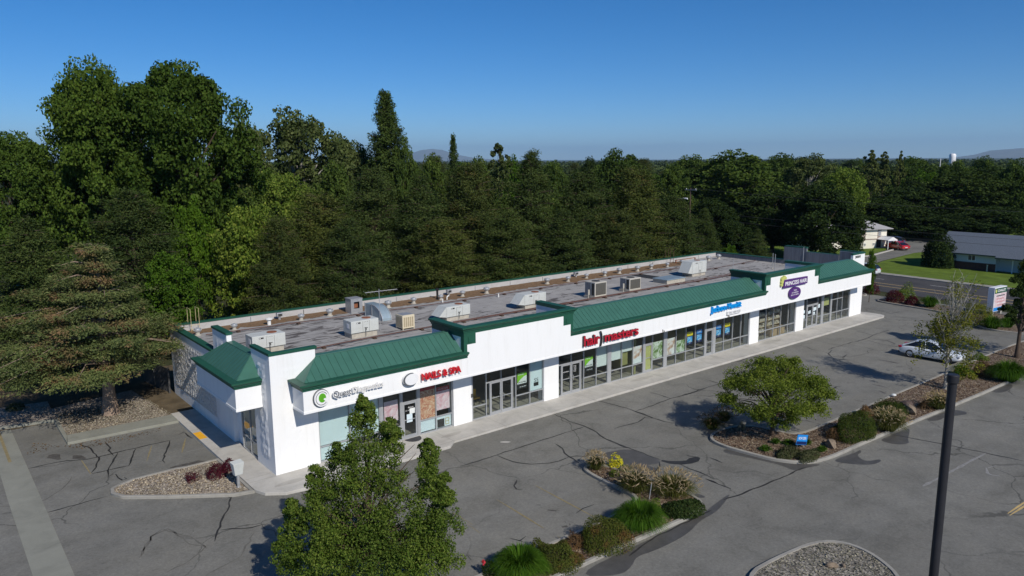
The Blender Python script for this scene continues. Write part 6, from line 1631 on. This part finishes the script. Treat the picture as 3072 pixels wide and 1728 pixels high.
# the reddish cedar at the left
cd = thing('cedar_tree', 'spreading green and reddish brown cedar beside the left end of the building', 'tree', (-4.42, 16.33, -.06))
me, sk = conifer_mesh('cedar_crown', 101, 11.0, 6.3, 2.9, 270, 16, 54, .19, L['cedar'], flat=.30, up=.05, asp=.32, rag=.46, inner=.40, top=([0,.10,.25,.42,.6,.8,1],[.98,1.0,.88,.66,.44,.24,.04]), tr_=.12, whorls=9, lean=(-.24,.30))
attach(cd, 'crown', me)
trunk_mb(10.6, .42, .05, 5, [(a, b, .05) for a, b in sk[::3]]).build('trunk', M['cedarbark'], cd, smooth=True)
ms = MB(); rr = random.Random(4)
for a, b in sk[::2]:
    b = Vector(b); a = Vector(a); m_ = a + (b-a)*rr.uniform(.35,.7)
    for q in range(3): ms.tube([m_, m_ + Vector((rr.uniform(-.9,.9), rr.uniform(-.9,.9), rr.uniform(-.3,.3)))], [.018,.006], 4)
struct(ms.build('dead_twigs', M['twig'], cd), 'stuff')
mound('low_plant', 'small bluish green shrub in the cedar shade at the left edge', 'shrub', (-9.09,21.29), .6, .5, .5, L['grey'], .09, 900, 72)
# pear tree in the foreground
rp = random.Random(12); NL = []
for e_, z, r in ((0,7.75,.26),(.05,7.3,.42),(-.1,6.8,.55),(.05,6.25,.68),(-.1,5.6,.8),(.1,5.0,.88),(-.1,4.3,.95),(.1,3.6,1.0),(0,2.9,1.0),(0,2.2,1.0),(-.75,6.0,.42),(-.9,5.4,.55),(-.95,4.7,.65),(-1.1,4.0,.75),(-1.2,3.2,.85),
        (1.0,6.95,.28),(.95,6.5,.40),(.9,5.9,.5),(1.0,5.2,.55),(1.05,4.4,.7),(1.2,3.5,.85),(2.4,6.25,.22),(2.42,5.85,.34),(2.38,5.3,.44),(2.45,4.7,.52),(2.4,4.1,.62),(2.4,3.4,.75),(2.3,2.6,.85),(3.0,4.9,.25),(3.0,4.3,.38),(2.95,3.5,.55),(3.0,2.7,.65),
        (-1.95,5.0,.34),(-1.9,4.5,.48),(-2.0,3.9,.58),(-2.1,3.2,.65),(-2.75,4.0,.3),(-2.85,3.4,.42),(-2.9,2.8,.55),(-3.25,2.3,.5),(-2.3,2.3,.85),(-1.2,2.2,.9),(1.2,2.2,.9),(2.2,1.9,.8),(3.1,1.9,.6),(-3.1,1.6,.6)):
    dp = rp.uniform(-.35,.35) - (.3 if abs(e_) < 1.5 and z < 4 else 0)
    NL.append((e_*.775+dp*.63, -e_*.63+dp*.775, z, r))
    if z < 3.3 and r > .6: 
        for q in (-1.05, .95): NL.append((e_*.6+q*.63+rp.uniform(-.3,.3), -e_*.5+q*.775+rp.uniform(-.3,.3), z-.3, r*.85))
tr = tree('pear_tree', 'leafy green street tree filling the bottom left foreground', 'tree', NL, 7.6, L['near'], 18, 100, .088, 111, tr=.11, subr=.37, aspect=.55, zsq=1.15, fuzz=.10)
tr.location = (-1.75, -13.2, -.06); tr.scale = (.93,.93,1.0)
# small spreading tree on the long island
rb = random.Random(8); BL = []
for i in range(34):
    a = i*2.4 + rb.uniform(-.3,.3); q = math.sqrt((i+.5)/34)*2.95
    BL.append((q*math.cos(a)*1.05, q*math.sin(a)*.9, 2.7 + 1.35*(1-(q/3.1)**2) + rb.uniform(-.55,.35), rb.uniform(.5,.8)))
BL += [(.9,-.7,4.5,.35),(-.4,.5,4.45,.4),(1.9,-1.5,3.2,.5),(-2.3,1.7,2.3,.5),(2.6,-1.8,2.3,.45),(-1.2,-.6,1.9,.5),(.3,-1.4,1.9,.5),(-2.0,.6,1.8,.6),(-.6,-1.9,2.0,.6),(1.2,-2.0,2.1,.6),(2.4,-.6,1.9,.6),(-1.6,1.9,1.9,.6),(.8,1.9,1.9,.55),(-.9,.2,1.5,.5),(1.0,-.9,1.6,.5),(.2,-1.0,1.1,.45),(-.9,-.9,1.2,.5),(.9,-.2,1.2,.45),(-1.7,-.2,1.5,.5),(2.0,-1.6,1.5,.5),(-.3,.6,1.3,.5),(1.6,-1.0,1.3,.45)]
tr = tree('locust_tree', 'small spreading light green tree on the long planting island', 'tree', BL, 4.9, L['lime'], 13, 52, .115, 121, tr=.13, subr=.44, aspect=.5, zsq=.6, fuzz=.16)
tr.location = (*(24.63,-13.21), -.06)
# thin sapling with a half bare top
sp = thing('sapling', 'thin half bare sapling with yellowish leaves on the long island', 'tree', (41.87, -16.03, -.06))
rs = random.Random(9); st = MB(); cl = []
st.tube([(0,0,0),(.02,.0,1.2),(-.03,.03,2.6),(.05,0,4.2),(0,.05,5.6)], [.075,.06,.045,.03,.01], 8)
for i in range(64):
    z = rs.uniform(1.4, 4.4); a = rs.uniform(0, 6.28); l = rs.uniform(.9, 1.9); sprd = rs.uniform(.3,.62)
    p0 = Vector((0,0,z)); p1 = p0 + Vector((math.cos(a)*l*sprd*.6, math.sin(a)*l*sprd*.6, l*.45)); p2 = p0 + Vector((math.cos(a)*l*sprd, math.sin(a)*l*sprd, l*1.05))
    st.tube([p0,p1,p2], [.018,.012,.005], 5)
    for q in range(3):
        e = p1 + (p2-p1)*rs.uniform(.2,.9); st.tube([e, e+Vector((rs.uniform(-.25,.25), rs.uniform(-.25,.25), rs.uniform(.2,.5)))], [.008,.004], 4)
    low = z < 2.9
    for q in range(5 if low else (3 if rs.random() < .35 else 0)):
        c = p1.lerp(p2, rs.uniform(-.2,.9)); cl.append((c.x+rs.gauss(0,.12), c.y+rs.gauss(0,.12), c.z+rs.gauss(0,.12), rs.uniform(.16,.30)))
st.build('trunk', M['palebark'], sp, smooth=True)
for q in range(95):
    sd = rs.choice((-1,-1,1,1,1,0)); z = rs.uniform(.75, 2.9) if sd > 0 else rs.uniform(1.5, 3.4)
    e_ = sd*rs.uniform(.45, 1.15) + rs.gauss(0,.1); dp = rs.gauss(0,.35)
    cl.append((e_*.33+dp*.94, -e_*.94+dp*.33, z, rs.uniform(.12,.24)))
g_ = np.random.default_rng(10); cs = np.concatenate([np.array(c[:3]) + ball(g_, 26)*c[3]*np.cbrt(g_.uniform(.1,1,(26,1))) for c in cl])
V_, F_ = leaves(g_, cs, g_.normal(0,1,cs.shape)+[0,0,.3], .085, .6)
attach(sp, 'crown', np_mesh('sapling_leaves', V_, F_, L['sap'])); sp.scale = (1.7, 1.7, 1.33)
# dark tree cut by the right edge
tr = tree('dark_tree', 'dark tree with bare lower limbs cut by the right edge of the picture', 'tree', [(.2,0,6.3,.5),(.4,-.4,5.6,.7),(.9,-.8,4.9,.8),(1.5,-1.2,4.2,.9),(-.4,.3,4.6,.55),(.9,-.6,3.6,.9),(1.9,-1.6,3.2,1.0),(.3,.2,3.6,.6),(1.2,-1.1,2.6,.9),(-.9,.8,3.4,.35),(2.4,-2.0,5.0,1.0),(2.8,-2.3,4.0,1.1),(0,0,5.6,.6),(.5,-.4,6.6,.5),(.2,.0,4.6,.7),(.6,-.5,3.4,.8),(.3,-.2,2.6,.7),(-.5,.4,5.4,.4),(-.6,.5,3.0,.4),(.9,-.7,6.0,.7),(1.2,-1.0,5.4,.8)], 7.0, L['dark'], 14, 52, .13, 131, tr=.16)
tr.location = (55.2, -16.4, -.06); tr.scale = (1.1, 1.1, 1.18)

# the far plain: woods that read as one mass, hills, a water tank
rng = np.random.default_rng(77); Vs = []; Ns = []; Sz = []
for i in range(2600):
    az = R(39.2) + R(rng.uniform(-34, 34)); D = 380*math.exp(rng.uniform(0, 1)*2.15)
    x, y = C0.x + D*math.sin(az), C0.y + D*math.cos(az); h = rng.uniform(8, 13.2); r = rng.uniform(4, 8)
    e = ball(rng, 46); e[:,2] = np.abs(e[:,2]); c = np.array([x,y,GZ]) + e*np.array([r,r,h])*np.cbrt(rng.uniform(.3,1,(46,1)))
    Vs.append(c); Ns.append(e + [0,0,.3]); Sz.append(np.full(46, 1.0 + D/900))
c = np.concatenate(Vs); V_, F_ = leaves(rng, c, np.concatenate(Ns), np.concatenate(Sz)*1.5, .8)
struct(attach_top('distant_wood', np_mesh('distant_wood', V_, F_, L['far'])), 'stuff')
M['hill'] = mk('dry_hill_grass', (.15,.135,.10), .95, .3, .004, spec=.1)
def hill(name, pts, D, depth):
    m = MB(); k = len(pts)
    for x_, z in pts:
        for dd, f in ((-depth, 0), (-depth*.5, .62), (0, 1), (depth*.6, 0)):
            m.v.append((C0.x+(D+dd)*math.sin(x_), C0.y+(D+dd)*math.cos(x_), GZ-.5+z*f))
    for i in range(k-1):
        for j in range(3): a = i*4+j; m.f.append((a,a+4,a+5,a+1))
    return struct(m.build(name, M['hill'], smooth=True))
def azof(xv): return R(39.243) + math.atan((xv-1288)*1.19255/2225.75*1.0/ math.cos(R(9.8))*1.0)
hill('hills', [(azof(x), 16 + 24000*(404-y)*1.19255/2225.75*1.0) for x, y in ((2360,405),(2420,398),(2455,390),(2490,388),(2530,386),(2580,385),(2640,384),(2720,390))], 24000, 3000)
hill('hills', [(azof(x), 16 + 28000*(404-y)*1.19255/2225.75) for x, y in ((1010,404),(1040,388),(1065,379),(1095,375.5),(1120,378),(1150,389),(1200,398),(1260,403))], 28000, 3000)
t = thing('water_tank', 'white water tank far off by the hills', 'water tank', (1127, 388, GZ)); MB().lathe([(4,0),(4.2,16.0),(4.4,19.5),(3.4,21.2),(.1,21.8)], (0,0,0), 18).build('tank', M['signwhite'], t, smooth=True)
t = thing('mast', 'thin pale mast far off left of the water tank', 'mast', (560, 185, GZ)); MB().tube([(0,0,0),(0,0,15.5)], .22, 6).build('mast_pole', M['signwhite'], t)

# ------------------------------------------------------------------ light, sky, camera
SUN = Vector((-.098, -1, .76)).normalized()
sl = bpy.data.lights.new('sun', 'SUN'); sl.energy = 4.3; sl.angle = R(.53); sl.color = (1, .94, .85)
so = bpy.data.objects.new('sun', sl); COL.objects.link(so); so.rotation_euler = SUN.to_track_quat('Z', 'Y').to_euler()
wd = bpy.data.worlds.new('World'); scene.world = wd; wd.use_nodes = True
nt = wd.node_tree; bg = nt.nodes['Background']
sk_ = nn(nt, 'ShaderNodeTexSky'); sk_.sky_type = 'NISHITA'; sk_.sun_disc = False
sk_.sun_elevation = math.asin(SUN.z); sk_.sun_rotation = math.atan2(SUN.x, SUN.y)
sk_.altitude = 3000; sk_.air_density = 1.0; sk_.dust_density = 0; sk_.ozone_density = 8.0
hs = nn(nt, 'ShaderNodeHueSaturation'); hs.inputs['Saturation'].default_value = 1.2
nt.links.new(sk_.outputs[0], hs.inputs['Color']); nt.links.new(hs.outputs[0], bg.inputs['Color']); bg.inputs['Strength'].default_value = .097
HAZE = True
if HAZE:
    hz = MB().box(-40000, -1500, -1.6, 40000, 40000, 900); ho = struct(hz.build('haze', None), 'stuff')
    hm = bpy.data.materials.new('haze_air'); hm.use_nodes = True; h_ = hm.node_tree; h_.nodes.clear()
    oo = nn(h_, 'ShaderNodeOutputMaterial'); pv = nn(h_, 'ShaderNodeVolumePrincipled')
    pv.inputs['Color'].default_value = (.47, .73, 1.0, 1); pv.inputs['Density'].default_value = .00004; pv.inputs['Anisotropy'].default_value = .0
    h_.links.new(pv.outputs[0], oo.inputs['Volume']); ho.data.materials.append(hm)
cam = bpy.data.cameras.new('camera'); cam.sensor_width = 36; cam.lens = 2225.753/3072*36; cam.clip_start = .3; cam.clip_end = 120000
co = bpy.data.objects.new('camera', cam); COL.objects.link(co)
yw, pt_, rl = R(39.24343611), R(9.78049101), R(-.33359852)
fwd = Vector((math.sin(yw)*math.cos(pt_), math.cos(yw)*math.cos(pt_), -math.sin(pt_))); rt = Vector((math.cos(yw), -math.sin(yw), 0)); upv = rt.cross(fwd)
r_ = rt*math.cos(rl) + upv*math.sin(rl); u_ = -rt*math.sin(rl) + upv*math.cos(rl)
mw = Matrix((r_, u_, -fwd)).transposed().to_4x4(); mw.translation = Vector((-13.35600399, -35.65507829, 15.95999873)); co.matrix_world = mw
scene.camera = co
scene.view_settings.view_transform = 'Standard'; scene.view_settings.look = 'None'; scene.view_settings.exposure = 0; scene.view_settings.gamma = 1
scene.cycles.max_bounces = 6; scene.cycles.diffuse_bounces = 3; scene.cycles.glossy_bounces = 3; scene.cycles.transmission_bounces = 4; scene.cycles.transparent_max_bounces = 10
scene.cycles.use_denoising = True
